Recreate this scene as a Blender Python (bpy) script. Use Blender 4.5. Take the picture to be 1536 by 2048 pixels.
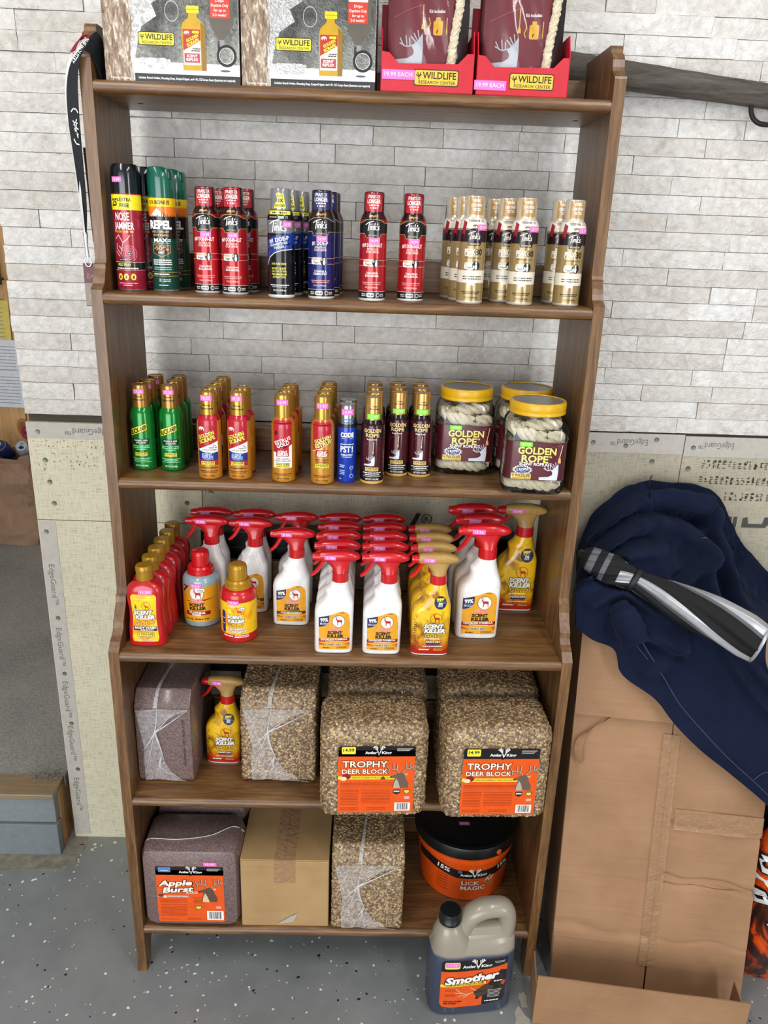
import bpy, bmesh, math, random
from mathutils import Vector, Matrix, noise
from mathutils.geometry import tessellate_polygon
random.seed(7)
S = bpy.context.scene
for o in list(bpy.data.objects): bpy.data.objects.remove(o)
COL = S.collection
PI = math.pi
def rad(a): return a*PI/180

# ------------------------------------------------------------ camera, world, lights
cam = bpy.data.cameras.new('camera'); camo = bpy.data.objects.new('camera', cam); COL.objects.link(camo)
cam.sensor_fit = 'VERTICAL'; cam.sensor_height = 36.0; cam.lens = 1581.34*36/2048; cam.clip_start = .05
def cam_basis(yaw, pitch, roll):
    cy, sy, cp, sp = math.cos(yaw), math.sin(yaw), math.cos(pitch), math.sin(pitch)
    f = Vector((sy*cp, cy*cp, sp)); r = Vector((cy, -sy, 0)); u = r.cross(f)
    cr, sr = math.cos(roll), math.sin(roll)
    return cr*r+sr*u, -sr*r+cr*u, f
r_, u_, f_ = cam_basis(.0261, -.3434, .036)
mw = Matrix.Identity(4)
for i in range(3):
    mw[i][0] = r_[i]; mw[i][1] = u_[i]; mw[i][2] = -f_[i]
mw[0][3], mw[1][3], mw[2][3] = .0376, -1.8475, 1.6814
camo.matrix_world = mw
S.camera = camo

w = bpy.data.worlds.new('room_light'); S.world = w; w.use_nodes = True
w.node_tree.nodes['Background'].inputs[0].default_value = (.95, .97, 1.0, 1)
w.node_tree.nodes['Background'].inputs[1].default_value = .34
def area(name, loc, target, sx, sy, power, color, rz=None):
    l = bpy.data.lights.new(name, 'AREA'); l.shape = 'RECTANGLE'; l.size = sx; l.size_y = sy
    l.energy = power; l.color = color
    o = bpy.data.objects.new(name, l); COL.objects.link(o); o.location = loc
    d = Vector(target)-Vector(loc); o.rotation_euler = d.to_track_quat('-Z', 'Y').to_euler()
    return o
area('ceiling_tube_right_offscreen', (.85, -1.55, 2.75), (.80, -.75, 0), .12, 1.3, 17, (1, .98, .95))
area('ceiling_tube_left_offscreen', (-.75, -1.45, 2.75), (-.72, -.65, 0), .12, 1.3, 18, (1, .97, .92))
area('garage_doorway_offscreen', (-1.2, -4.3, 1.3), (-.1, 0, 1.2), 3.2, 2.2, 135, (.97, .985, 1.0))
area('window_right_offscreen', (2.3, -3.3, 1.55), (0, 0, 1.3), .5, 1.9, 34, (.95, .98, 1.0))
S.view_settings.view_transform = 'Standard'; S.view_settings.look = 'None'
S.view_settings.exposure = -0.1; S.view_settings.gamma = 1.0; S.view_settings.use_curve_mapping = False

# ------------------------------------------------------------ materials
def lin(h):
    h = h.lstrip('#'); c = [int(h[i:i+2], 16)/255 for i in (0, 2, 4)]
    return tuple((x/12.92 if x <= .04045 else ((x+.055)/1.055)**2.4) for x in c)+(1,)
MATS = {}
def nodes(name):
    m = bpy.data.materials.new(name); m.use_nodes = True
    nt = m.node_tree; return m, nt, nt.nodes['Principled BSDF']
def link(nt, a, b): nt.links.new(a, b)
def coords(nt, scale=(1, 1, 1), rot=(0, 0, 0)):
    tc = nt.nodes.new('ShaderNodeTexCoord'); mp = nt.nodes.new('ShaderNodeMapping')
    mp.inputs['Scale'].default_value = scale; mp.inputs['Rotation'].default_value = rot
    link(nt, tc.outputs['Object'], mp.inputs['Vector']); return mp.outputs['Vector']
def noise_tex(nt, vec, scale, detail=4, rough=.6, dist=0):
    n = nt.nodes.new('ShaderNodeTexNoise'); n.inputs['Scale'].default_value = scale
    n.inputs['Detail'].default_value = detail; n.inputs['Roughness'].default_value = rough
    n.inputs['Distortion'].default_value = dist
    link(nt, vec, n.inputs['Vector']); return n.outputs['Fac']
def ramp(nt, fac, stops, interp='LINEAR'):
    r = nt.nodes.new('ShaderNodeValToRGB'); e = r.color_ramp.elements; r.color_ramp.interpolation = interp
    while len(e) < len(stops): e.new(.5)
    for i, (p, c) in enumerate(stops): e[i].position = p; e[i].color = lin(c) if isinstance(c, str) else c
    link(nt, fac, r.inputs['Fac']); return r.outputs['Color']
def bump(nt, fac, bsdf, strength=.3, dist=.002):
    b = nt.nodes.new('ShaderNodeBump'); b.inputs['Strength'].default_value = strength
    b.inputs['Distance'].default_value = dist
    link(nt, fac, b.inputs['Height']); link(nt, b.outputs['Normal'], bsdf.inputs['Normal'])
def setp(b, **k):
    for n, v in k.items(): b.inputs[n.replace('_', ' ')].default_value = v
def C(hexc, rough=.4, metal=0, coat=0):
    """plain paint / print / plastic with a faint procedural mottling"""
    key = (hexc, rough, metal, coat)
    if key in MATS: return MATS[key]
    m, nt, b = nodes('paint_'+hexc.strip('#')+('_metal' if metal else ''))
    setp(b, Roughness=rough, Metallic=metal, Coat_Weight=coat, Coat_Roughness=.08)
    v = coords(nt); f = noise_tex(nt, v, 60, 2)
    c = lin(hexc); a = tuple(x*.93 for x in c[:3])+(1,); d = tuple(min(1, x*1.06) for x in c[:3])+(1,)
    link(nt, ramp(nt, f, [(.3, a), (.7, d)]), b.inputs['Base Color'])
    MATS[key] = m; return m
def custom(key):
    def deco(fn):
        def get():
            if key not in MATS: MATS[key] = fn()
            return MATS[key]
        return get
    return deco
def wood(key, scale, cols, rough=.42):
    if key in MATS: return MATS[key]
    m, nt, b = nodes(key)
    v = coords(nt, scale); f = noise_tex(nt, v, 3.2, 6, .62, .6); g = noise_tex(nt, v, 14, 3, .5, .2)
    mx = nt.nodes.new('ShaderNodeMath'); mx.operation = 'MULTIPLY_ADD'; link(nt, g, mx.inputs[0]); mx.inputs[1].default_value = .4
    link(nt, f, mx.inputs[2])
    link(nt, ramp(nt, mx.outputs[0], [(.45, cols[0]), (.68, cols[1]), (.9, cols[2])]), b.inputs['Base Color'])
    setp(b, Roughness=rough, Coat_Weight=.25, Coat_Roughness=.25); bump(nt, mx.outputs[0], b, .08, .001)
    MATS[key] = m; return m
WC = ('#482f18', '#684727', '#836036')
def wood_x(): return wood('stained_pine_lengthwise', (2.2, 26, 26), WC)
def wood_z(): return wood('stained_pine_upright', (26, 26, 2.0), WC)
def pine(): return wood('raw_pine_board', (24, 24, 2.2), ('#b98448', '#d3a266', '#e2bb83'), .55)
@custom('stone')
def stone_mat():
    m, nt, b = nodes('split_white_marble')
    oi = nt.nodes.new('ShaderNodeObjectInfo'); tc = nt.nodes.new('ShaderNodeNewGeometry')
    ad = nt.nodes.new('ShaderNodeVectorMath'); ad.operation = 'MULTIPLY_ADD'
    link(nt, oi.outputs['Location'], ad.inputs[0]); ad.inputs[1].default_value = (7, 7, 7); link(nt, tc.outputs['Position'], ad.inputs[2])
    f = noise_tex(nt, ad.outputs[0], 16, 6, .6, 1.4); g = noise_tex(nt, ad.outputs[0], 60, 5, .65, .8)
    c = ramp(nt, f, [(.22, '#cdc8c1'), (.40, '#e6e3de'), (.6, '#efeeeb'), (.8, '#f7f6f5')])
    mx = nt.nodes.new('ShaderNodeMix'); mx.data_type = 'RGBA'; mx.blend_type = 'MULTIPLY'
    mx.inputs['Factor'].default_value = 1
    link(nt, c, mx.inputs[6]); link(nt, ramp(nt, oi.outputs['Random'], [(0, '#e9e5e0'), (.5, '#f6f4f1'), (1, '#ffffff')]), mx.inputs[7])
    link(nt, mx.outputs[2], b.inputs['Base Color'])
    s = nt.nodes.new('ShaderNodeMath'); s.operation = 'ADD'; link(nt, f, s.inputs[0]); link(nt, g, s.inputs[1])
    setp(b, Roughness=.5); bump(nt, s.outputs[0], b, .75, .011); return m
def board_mat(grey=False):
    key = 'scrim_board_grey' if grey else 'scrim_board_cream'
    if key in MATS: return MATS[key]
    m, nt, b = nodes(key); MATS[key] = m
    v = coords(nt); f = noise_tex(nt, v, 5, 4)
    vx = coords(nt, (420, 1, 30)); vz = coords(nt, (30, 1, 420))
    a = noise_tex(nt, vx, 1, 2); c = noise_tex(nt, vz, 1, 2)
    mx = nt.nodes.new('ShaderNodeMath'); mx.operation = 'ADD'; link(nt, a, mx.inputs[0]); link(nt, c, mx.inputs[1])
    mm = nt.nodes.new('ShaderNodeMix'); mm.data_type = 'RGBA'; mm.blend_type = 'MULTIPLY'; mm.inputs['Factor'].default_value = .8
    link(nt, ramp(nt, f, [(.3, '#aaa391'), (.7, '#b8b19d')] if grey else [(.3, '#cbc5aa'), (.7, '#d8d2b9')]), mm.inputs[6])
    link(nt, ramp(nt, mx.outputs[0], [(.75, '#cbc6b8'), (1.15, '#ffffff')]), mm.inputs[7])
    link(nt, mm.outputs[2], b.inputs['Base Color']); setp(b, Roughness=.85)
    bump(nt, mx.outputs[0], b, .3, .001); return m
@custom('floor')
def floor_mat():
    m, nt, b = nodes('flecked_grey_epoxy')
    v = coords(nt); base = ramp(nt, noise_tex(nt, v, 3.5, 6, .65), [(.3, '#747778'), (.5, '#828585'), (.72, '#8d8f8f')])
    def flecks(scale, thr, col, prev, off, sub):
        vv = coords(nt, (1, 1, 1)); ad = nt.nodes.new('ShaderNodeVectorMath'); ad.operation = 'ADD'; ad.inputs[1].default_value = off
        link(nt, vv, ad.inputs[0])
        nz = nt.nodes.new('ShaderNodeTexNoise'); nz.inputs['Scale'].default_value = scale*1.6; link(nt, ad.outputs[0], nz.inputs['Vector'])
        wv = nt.nodes.new('ShaderNodeVectorMath'); wv.operation = 'MULTIPLY_ADD'; wv.inputs[1].default_value = (.012, .012, 0)
        link(nt, nz.outputs['Color'], wv.inputs[0]); link(nt, ad.outputs[0], wv.inputs[2])
        vo = nt.nodes.new('ShaderNodeTexVoronoi'); vo.inputs['Scale'].default_value = scale; link(nt, wv.outputs[0], vo.inputs['Vector'])
        lt = nt.nodes.new('ShaderNodeMath'); lt.operation = 'LESS_THAN'; lt.inputs[1].default_value = thr; link(nt, vo.outputs['Distance'], lt.inputs[0])
        sp = nt.nodes.new('ShaderNodeSeparateColor'); link(nt, vo.outputs['Color'], sp.inputs[0])
        gt = nt.nodes.new('ShaderNodeMath'); gt.operation = 'GREATER_THAN'; gt.inputs[1].default_value = sub; link(nt, sp.outputs[0], gt.inputs[0])
        ml = nt.nodes.new('ShaderNodeMath'); ml.operation = 'MULTIPLY'; link(nt, lt.outputs[0], ml.inputs[0]); link(nt, gt.outputs[0], ml.inputs[1])
        mx = nt.nodes.new('ShaderNodeMix'); mx.data_type = 'RGBA'; link(nt, ml.outputs[0], mx.inputs['Factor'])
        link(nt, prev, mx.inputs[6]); mx.inputs[7].default_value = lin(col); return mx.outputs[2]
    c = flecks(38, .13, '#e9e8e3', base, (0, 0, 0), .45)
    c = flecks(62, .12, '#e2e0d8', c, (3.3, 1.7, 0), .6)
    c = flecks(42, .13, '#22252a', c, (7.7, 5.1, 0), .62)
    link(nt, c, b.inputs['Base Color']); setp(b, Roughness=.38)
    bump(nt, noise_tex(nt, v, 30, 4), b, .05, .002); return m
@custom('concrete')
def concrete():
    m, nt, b = nodes('bare_concrete'); v = coords(nt)
    link(nt, ramp(nt, noise_tex(nt, v, 40, 6), [(.3, '#6f6a60'), (.7, '#96907f')]), b.inputs['Base Color']); setp(b, Roughness=.9); return m
@custom('carpet')
def carpet():
    m, nt, b = nodes('grey_carpet'); v = coords(nt)
    f = noise_tex(nt, v, 170, 4, .7); g = noise_tex(nt, v, 4, 3)
    s = nt.nodes.new('ShaderNodeMath'); s.operation = 'MULTIPLY_ADD'; link(nt, g, s.inputs[0]); s.inputs[1].default_value = .35; link(nt, f, s.inputs[2])
    link(nt, ramp(nt, s.outputs[0], [(.4, '#7b7872'), (.65, '#9d9a93'), (.9, '#b8b4ac')]), b.inputs['Base Color'])
    setp(b, Roughness=1, Specular_IOR_Level=.1); bump(nt, f, b, .8, .006); return m
def cardboard(key='cardboard', cols=('#8f6b4c', '#9d7755', '#a88260')):
    if key in MATS: return MATS[key]
    m, nt, b = nodes(key); v = coords(nt)
    f = noise_tex(nt, v, 6, 5); g = noise_tex(nt, coords(nt, (1, 1, 40)), 4, 3)
    s = nt.nodes.new('ShaderNodeMath'); s.operation = 'MULTIPLY_ADD'; link(nt, g, s.inputs[0]); s.inputs[1].default_value = .3; link(nt, f, s.inputs[2])
    link(nt, ramp(nt, s.outputs[0], [(.4, cols[0]), (.65, cols[1]), (.9, cols[2])]), b.inputs['Base Color'])
    setp(b, Roughness=.75); bump(nt, s.outputs[0], b, .12, .003); MATS[key] = m; return m
@custom('fleece')
def fleece():
    m, nt, b = nodes('navy_fleece'); v = coords(nt); f = noise_tex(nt, v, 300, 3); g = noise_tex(nt, v, 8, 4)
    link(nt, ramp(nt, g, [(.3, '#11172a'), (.7, '#171f36')]), b.inputs['Base Color'])
    setp(b, Roughness=1, Sheen_Weight=.2, Sheen_Roughness=.5, Specular_IOR_Level=.15); b.inputs['Sheen Tint'].default_value = lin('#5a6a90')
    bump(nt, f, b, .25, .002); return m
@custom('goldsleeve')
def gold_sleeve():
    m, nt, b = nodes('gold_print_sleeve'); v = coords(nt, (1, 1, .8))
    f = noise_tex(nt, v, 26, 3, .5, 1.2)
    tc = nt.nodes.new('ShaderNodeTexCoord'); sp = nt.nodes.new('ShaderNodeSeparateXYZ'); link(nt, tc.outputs['Object'], sp.inputs[0])
    c1 = ramp(nt, f, [(.28, '#3a2608'), (.39, '#b57c10'), (.5, '#f0c41c'), (.6, '#f2b818'), (.7, '#d07a18'), (.8, '#4a2f0c')])
    z = nt.nodes.new('ShaderNodeMapRange'); z.inputs['From Min'].default_value = .012; z.inputs['From Max'].default_value = .05; link(nt, sp.outputs[2], z.inputs['Value'])
    mx = nt.nodes.new('ShaderNodeMix'); mx.data_type = 'RGBA'; link(nt, z.outputs['Result'], mx.inputs['Factor'])
    mx.inputs[6].default_value = lin('#b5230f'); link(nt, c1, mx.inputs[7]); link(nt, mx.outputs[2], b.inputs['Base Color'])
    setp(b, Roughness=.22, Coat_Weight=.4); return m
@custom('goldlabel')
def gold_label():
    m, nt, b = nodes('gold_print_label'); v = coords(nt)
    f = noise_tex(nt, v, 22, 3, .5, 1.0)
    link(nt, ramp(nt, f, [(.3, '#e8741a'), (.42, '#f0a018'), (.55, '#f6d21e'), (.7, '#eda51a'), (.8, '#c86a12')]), b.inputs['Base Color'])
    setp(b, Roughness=.3); return m
def speck(key, cols, scale, rough=.6, bmp=.3):
    if key in MATS: return MATS[key]
    m, nt, b = nodes(key); v = coords(nt)
    vo = nt.nodes.new('ShaderNodeTexVoronoi'); vo.inputs['Scale'].default_value = scale; link(nt, v, vo.inputs['Vector'])
    sp = nt.nodes.new('ShaderNodeSeparateColor'); link(nt, vo.outputs['Color'], sp.inputs[0])
    link(nt, ramp(nt, sp.outputs[0], [(i/(len(cols)-1), c) for i, c in enumerate(cols)]), b.inputs['Base Color'])
    setp(b, Roughness=rough, Coat_Weight=.5, Coat_Roughness=.15); bump(nt, vo.outputs['Distance'], b, bmp, .002)
    MATS[key] = m; return m
def molasses_block(): return speck('pressed_mineral', ('#5a4744', '#6b5652', '#766260', '#8a7570'), 520, .45, .25)
@custom('foil')
def foil():
    m, nt, b = nodes('crinkled_silver_foil'); v = coords(nt)
    f = noise_tex(nt, v, 130, 3, .6, 1.5)
    link(nt, ramp(nt, noise_tex(nt, v, 9, 3), [(.3, '#8b8c8c'), (.7, '#b9b9b6')]), b.inputs['Base Color'])
    setp(b, Roughness=.3, Metallic=.85); bump(nt, f, b, .35, .003); return m
@custom('foildark')
def foil_dark():
    m, nt, b = nodes('dark_printed_foil'); v = coords(nt); f = noise_tex(nt, v, 130, 3, .6, 1.5)
    link(nt, ramp(nt, noise_tex(nt, v, 12, 3), [(.35, '#3a3b39'), (.7, '#858580')]), b.inputs['Base Color'])
    setp(b, Roughness=.3, Metallic=.7); bump(nt, f, b, .35, .003); return m
@custom('bark')
def bark_print():
    m, nt, b = nodes('printed_bark'); v = coords(nt, (3, 3, 1))
    f = noise_tex(nt, v, 40, 5, .7, 1); link(nt, ramp(nt, f, [(.3, '#4a382c'), (.5, '#8a7560'), (.68, '#d8d0c2')]), b.inputs['Base Color'])
    setp(b, Roughness=.35, Metallic=.25); bump(nt, f, b, .3, .002); return m
def clear(key, tint, gloss=.1, alpha=.1):
    """thin clear plastic: mostly see-through, glossy where the surface turns away"""
    if key in MATS: return MATS[key]
    m, nt, b = nodes(key); out = nt.nodes['Material Output']
    tr = nt.nodes.new('ShaderNodeBsdfTransparent'); tr.inputs[0].default_value = lin(tint)
    gl = nt.nodes.new('ShaderNodeBsdfGlossy'); gl.inputs['Roughness'].default_value = gloss
    lw = nt.nodes.new('ShaderNodeLayerWeight'); lw.inputs[0].default_value = .18
    mt = nt.nodes.new('ShaderNodeMath'); mt.operation = 'ADD'; mt.inputs[1].default_value = alpha; mt.use_clamp = True
    link(nt, lw.outputs['Fresnel'], mt.inputs[0])
    mx = nt.nodes.new('ShaderNodeMixShader'); link(nt, mt.outputs[0], mx.inputs[0])
    link(nt, tr.outputs[0], mx.inputs[1]); link(nt, gl.outputs[0], mx.inputs[2]); link(nt, mx.outputs[0], out.inputs['Surface'])
    nt.nodes.remove(b); MATS[key] = m; return m
def pet(): return clear('clear_plastic_jar', '#f4f6f6', .06, .03)
def pouch_film(): return clear('pouch_film', '#fdfdfd', .1, .02)
@custom('film')
def film():
    m, nt, b = nodes('stretched_film'); v = coords(nt, (1, 1, 1))
    f = noise_tex(nt, v, 60, 5, .7, 2)
    setp(b, Roughness=.2); b.inputs['Base Color'].default_value = (.9, .9, .92, 1)
    r = ramp(nt, f, [(.35, (.08, .08, .08, 1)), (.75, (.42, .42, .42, 1))]); link(nt, r, b.inputs['Alpha']); return m
@custom('filmcrease')
def film_crease():
    m, nt, b = nodes('gathered_film'); f = noise_tex(nt, coords(nt), 90, 3)
    setp(b, Roughness=.25); b.inputs['Base Color'].default_value = (.86, .87, .89, 1)
    link(nt, ramp(nt, f, [(.3, (.2, .2, .2, 1)), (.7, (.55, .55, .55, 1))]), b.inputs['Alpha']); return m
@custom('tape')
def tape():
    m, nt, b = nodes('clear_packing_tape'); v = coords(nt); f = noise_tex(nt, v, 55, 4, .6, 1)
    setp(b, Roughness=.16, Alpha=.38); b.inputs['Base Color'].default_value = lin('#c39a74'); bump(nt, f, b, .7, .008); return m
@custom('jugplastic')
def jug_mat():
    m, nt, b = nodes('translucent_jug_plastic')
    tc = nt.nodes.new('ShaderNodeTexCoord'); sp = nt.nodes.new('ShaderNodeSeparateXYZ'); link(nt, tc.outputs['Object'], sp.inputs[0])
    f = noise_tex(nt, coords(nt), 14, 4); s = nt.nodes.new('ShaderNodeMath'); s.operation = 'MULTIPLY_ADD'; s.inputs[1].default_value = .012
    link(nt, f, s.inputs[0]); link(nt, sp.outputs[2], s.inputs[2])
    link(nt, ramp(nt, s.outputs[0], [(0, '#353c50'), (.176, '#3a4256'), (.184, '#989080'), (1, '#989080')]), b.inputs['Base Color'])
    setp(b, Roughness=.28, Coat_Weight=.2); return m
@custom('bagprint')
def bag_print():
    m, nt, b = nodes('orange_camo_sack'); v = coords(nt, (1, 1, .6)); f = noise_tex(nt, v, 9, 4, .6, 1.5)
    link(nt, ramp(nt, f, [(.35, '#1f1512'), (.44, '#4a2015'), (.5, '#c9430c'), (.7, '#f0690f')]), b.inputs['Base Color'])
    setp(b, Roughness=.3, Coat_Weight=.3); bump(nt, noise_tex(nt, v, 30, 3), b, .4, .01); return m
@custom('logwood')
def log_mat():
    m, nt, b = nodes('weathered_pole'); v = coords(nt, (3, 22, 22)); f = noise_tex(nt, v, 4, 6, .7, .5)
    link(nt, ramp(nt, f, [(.3, '#38322d'), (.55, '#575049'), (.8, '#746b61')]), b.inputs['Base Color'])
    setp(b, Roughness=.8); bump(nt, f, b, .5, .004); return m
@custom('ropemat')
def rope_mat():
    m, nt, b = nodes('manila_rope'); v = coords(nt); f = noise_tex(nt, v, 240, 4, .7, 1)
    link(nt, ramp(nt, f, [(.3, '#b8a888'), (.55, '#ddd1b6'), (.8, '#f2ead6')]), b.inputs['Base Color'])
    setp(b, Roughness=.8); bump(nt, f, b, .5, .001); return m
@custom('kraft')
def kraft():
    m, nt, b = nodes('kraft_paper'); v = coords(nt); f = noise_tex(nt, v, 7, 5, .6, 1)
    link(nt, ramp(nt, f, [(.3, '#86684f'), (.7, '#a3836a')]), b.inputs['Base Color']); setp(b, Roughness=.8); bump(nt, f, b, .5, .02); return m

# ------------------------------------------------------------ mesh building
def props(o, label=None, cat=None, group=None, kind=None):
    if label: o['label'] = label
    if cat: o['category'] = cat
    if group: o['group'] = group
    if kind: o['kind'] = kind
    return o
def empty(name, loc=(0, 0, 0), rz=0):
    o = bpy.data.objects.new(name, None); COL.objects.link(o); o.empty_display_size = .02
    o.location = loc; o.rotation_euler = (0, 0, rz); return o
def ring(cx, cy, a, b, n, z, N=36):
    out = []
    for i in range(N):
        t = 2*PI*i/N; c, s = math.cos(t), math.sin(t)
        out.append((cx+a*math.copysign(abs(c)**(2/n), c), cy+b*math.copysign(abs(s)**(2/n), s), z))
    return out
class MB:
    def __init__(s): s.v, s.f, s.m = [], [], []
    def add(s, vs, fs, m=0):
        k = len(s.v); s.v += [tuple(v) for v in vs]
        for i, f in enumerate(fs):
            s.f.append([k+j for j in f]); s.m.append(m[i] if isinstance(m, list) else m)
        return s
    def box(s, x0, y0, z0, x1, y1, z1, m=0):
        v = [(x, y, z) for x in (x0, x1) for y in (y0, y1) for z in (z0, z1)]
        return s.add(v, [(0, 1, 3, 2), (4, 6, 7, 5), (0, 4, 5, 1), (2, 3, 7, 6), (0, 2, 6, 4), (1, 5, 7, 3)], m)
    def loft(s, secs, m=0, caps=True, closed=True):
        N = len(secs[0]); v = [p for q in secs for p in q]; f = []; mm = []
        for i in range(len(secs)-1):
            for j in range(N if closed else N-1):
                k = (j+1) % N; f.append((i*N+j, i*N+k, (i+1)*N+k, (i+1)*N+j)); mm.append(m[i] if isinstance(m, list) else m)
        if caps and closed:
            f.append(tuple(range(N))[::-1]); mm.append(m[0] if isinstance(m, list) else m)
            f.append(tuple((len(secs)-1)*N+j for j in range(N))); mm.append(m[-1] if isinstance(m, list) else m)
        return s.add(v, f, mm)
    def lathe(s, prof, m=0, seg=32, cx=0, cy=0, caps=True):
        return s.loft([[(cx+r*math.cos(2*PI*j/seg), cy+r*math.sin(2*PI*j/seg), z) for j in range(seg)] for r, z in prof], m, caps)
    def tube(s, pts, r, seg=8, m=0, flat=1, up=None, caps=True):
        P = [Vector(p) for p in pts]; secs = []; n = len(P); nv = None
        for i in range(n):
            t = (P[min(i+1, n-1)]-P[max(i-1, 0)]).normalized()
            if nv is None:
                ref = Vector(up) if up else (Vector((0, 0, 1)) if abs(t.z) < .9 else Vector((1, 0, 0)))
                nv = (ref-t*ref.dot(t)).normalized()
            else: nv = (nv-t*nv.dot(t)).normalized()
            bv = t.cross(nv); rr = r[i] if isinstance(r, (list, tuple)) else r
            secs.append([tuple(P[i]+nv*(math.cos(2*PI*j/seg)*rr)+bv*(math.sin(2*PI*j/seg)*rr*flat)) for j in range(seg)])
        return s.loft(secs, m, caps)
    def prism(s, pts, y0, y1, m=0):
        """polygon in XZ extruded along Y"""
        n = len(pts); v = [(x, y0, z) for x, z in pts]+[(x, y1, z) for x, z in pts]
        tri = tessellate_polygon([[Vector((x, z, 0)) for x, z in pts]])
        f = [t for t in tri]+[tuple(n+i for i in t[::-1]) for t in tri]+[(i, (i+1) % n, n+(i+1) % n, n+i) for i in range(n)]
        return s.add(v, f, m)
    def grid(s, fn, nu, nv, m=0):
        v = [fn(i/nu, j/nv) for j in range(nv+1) for i in range(nu+1)]
        f = [(j*(nu+1)+i, j*(nu+1)+i+1, (j+1)*(nu+1)+i+1, (j+1)*(nu+1)+i) for j in range(nv) for i in range(nu)]
        return s.add(v, f, m)
    def build(s, name, mats, parent=None, smooth=True, bevel=0, bseg=2, angle=35, loc=None, rot=None):
        me = bpy.data.meshes.new(name); me.from_pydata(s.v, [], s.f)
        if not isinstance(mats, (list, tuple)): mats = [mats]
        for m in mats: me.materials.append(m)
        me.polygons.foreach_set('material_index', s.m)
        bm = bmesh.new(); bm.from_mesh(me)
        bmesh.ops.recalc_face_normals(bm, faces=bm.faces)
        if bevel: 
            ed = [e for e in bm.edges if len(e.link_faces) == 2 and e.calc_face_angle(0) > rad(40)]
            bmesh.ops.bevel(bm, geom=ed, offset=bevel, segments=bseg, affect='EDGES', profile=.5)
        bm.to_mesh(me); bm.free()
        if smooth:
            me.polygons.foreach_set('use_smooth', [True]*len(me.polygons)); me.set_sharp_from_angle(angle=rad(angle))
        o = bpy.data.objects.new(name, me); COL.objects.link(o)
        if parent: o.parent = parent
        if loc: o.location = loc
        if rot: o.rotation_euler = rot
        return o
def copy_tree(o, parent=None):
    c = o.copy(); COL.objects.link(c); c.parent = parent
    for ch in KIDS.get(o.name) or list(o.children): copy_tree(ch, c)
    return c
KIDS = {}
def spline(pts, n=6):
    """Catmull-Rom through points"""
    P = [Vector(p) for p in pts]; out = []
    for i in range(len(P)-1):
        a, b, c, d = P[max(i-1, 0)], P[i], P[i+1], P[min(i+2, len(P)-1)]
        for k in range(n):
            t = k/n; out.append(.5*((2*b)+(c-a)*t+(2*a-5*b+4*c-d)*t*t+(3*b-a-3*c+d)*t**3))
    return out+[P[-1]]
def interp(tab, x):
    if x <= tab[0][0]: return tab[0][1:]
    for a, b in zip(tab, tab[1:]):
        if x <= b[0]:
            t = (x-a[0])/(b[0]-a[0]); return tuple(p+(q-p)*t for p, q in zip(a[1:], b[1:]))
    return tab[-1][1:]

def ribbon(mb, pts, wdirs, w, th=.0012, m=0):
    P = spline(pts, 6); n = len(P); secs = []
    for i, p in enumerate(P):
        q = i/(n-1)*(len(wdirs)-1); k = min(int(q), len(wdirs)-2); wd = Vector(wdirs[k]).lerp(Vector(wdirs[k+1]), q-k).normalized()
        t = (P[min(i+1, n-1)]-P[max(i-1, 0)]).normalized(); nv = t.cross(wd).normalized(); ww = w if not isinstance(w, (list, tuple)) else w[0]+(w[1]-w[0])*i/(n-1)
        secs.append([tuple(p+wd*ww/2+nv*th/2), tuple(p-wd*ww/2+nv*th/2), tuple(p-wd*ww/2-nv*th/2), tuple(p+wd*ww/2-nv*th/2)])
    mb.loft(secs, m)
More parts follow.
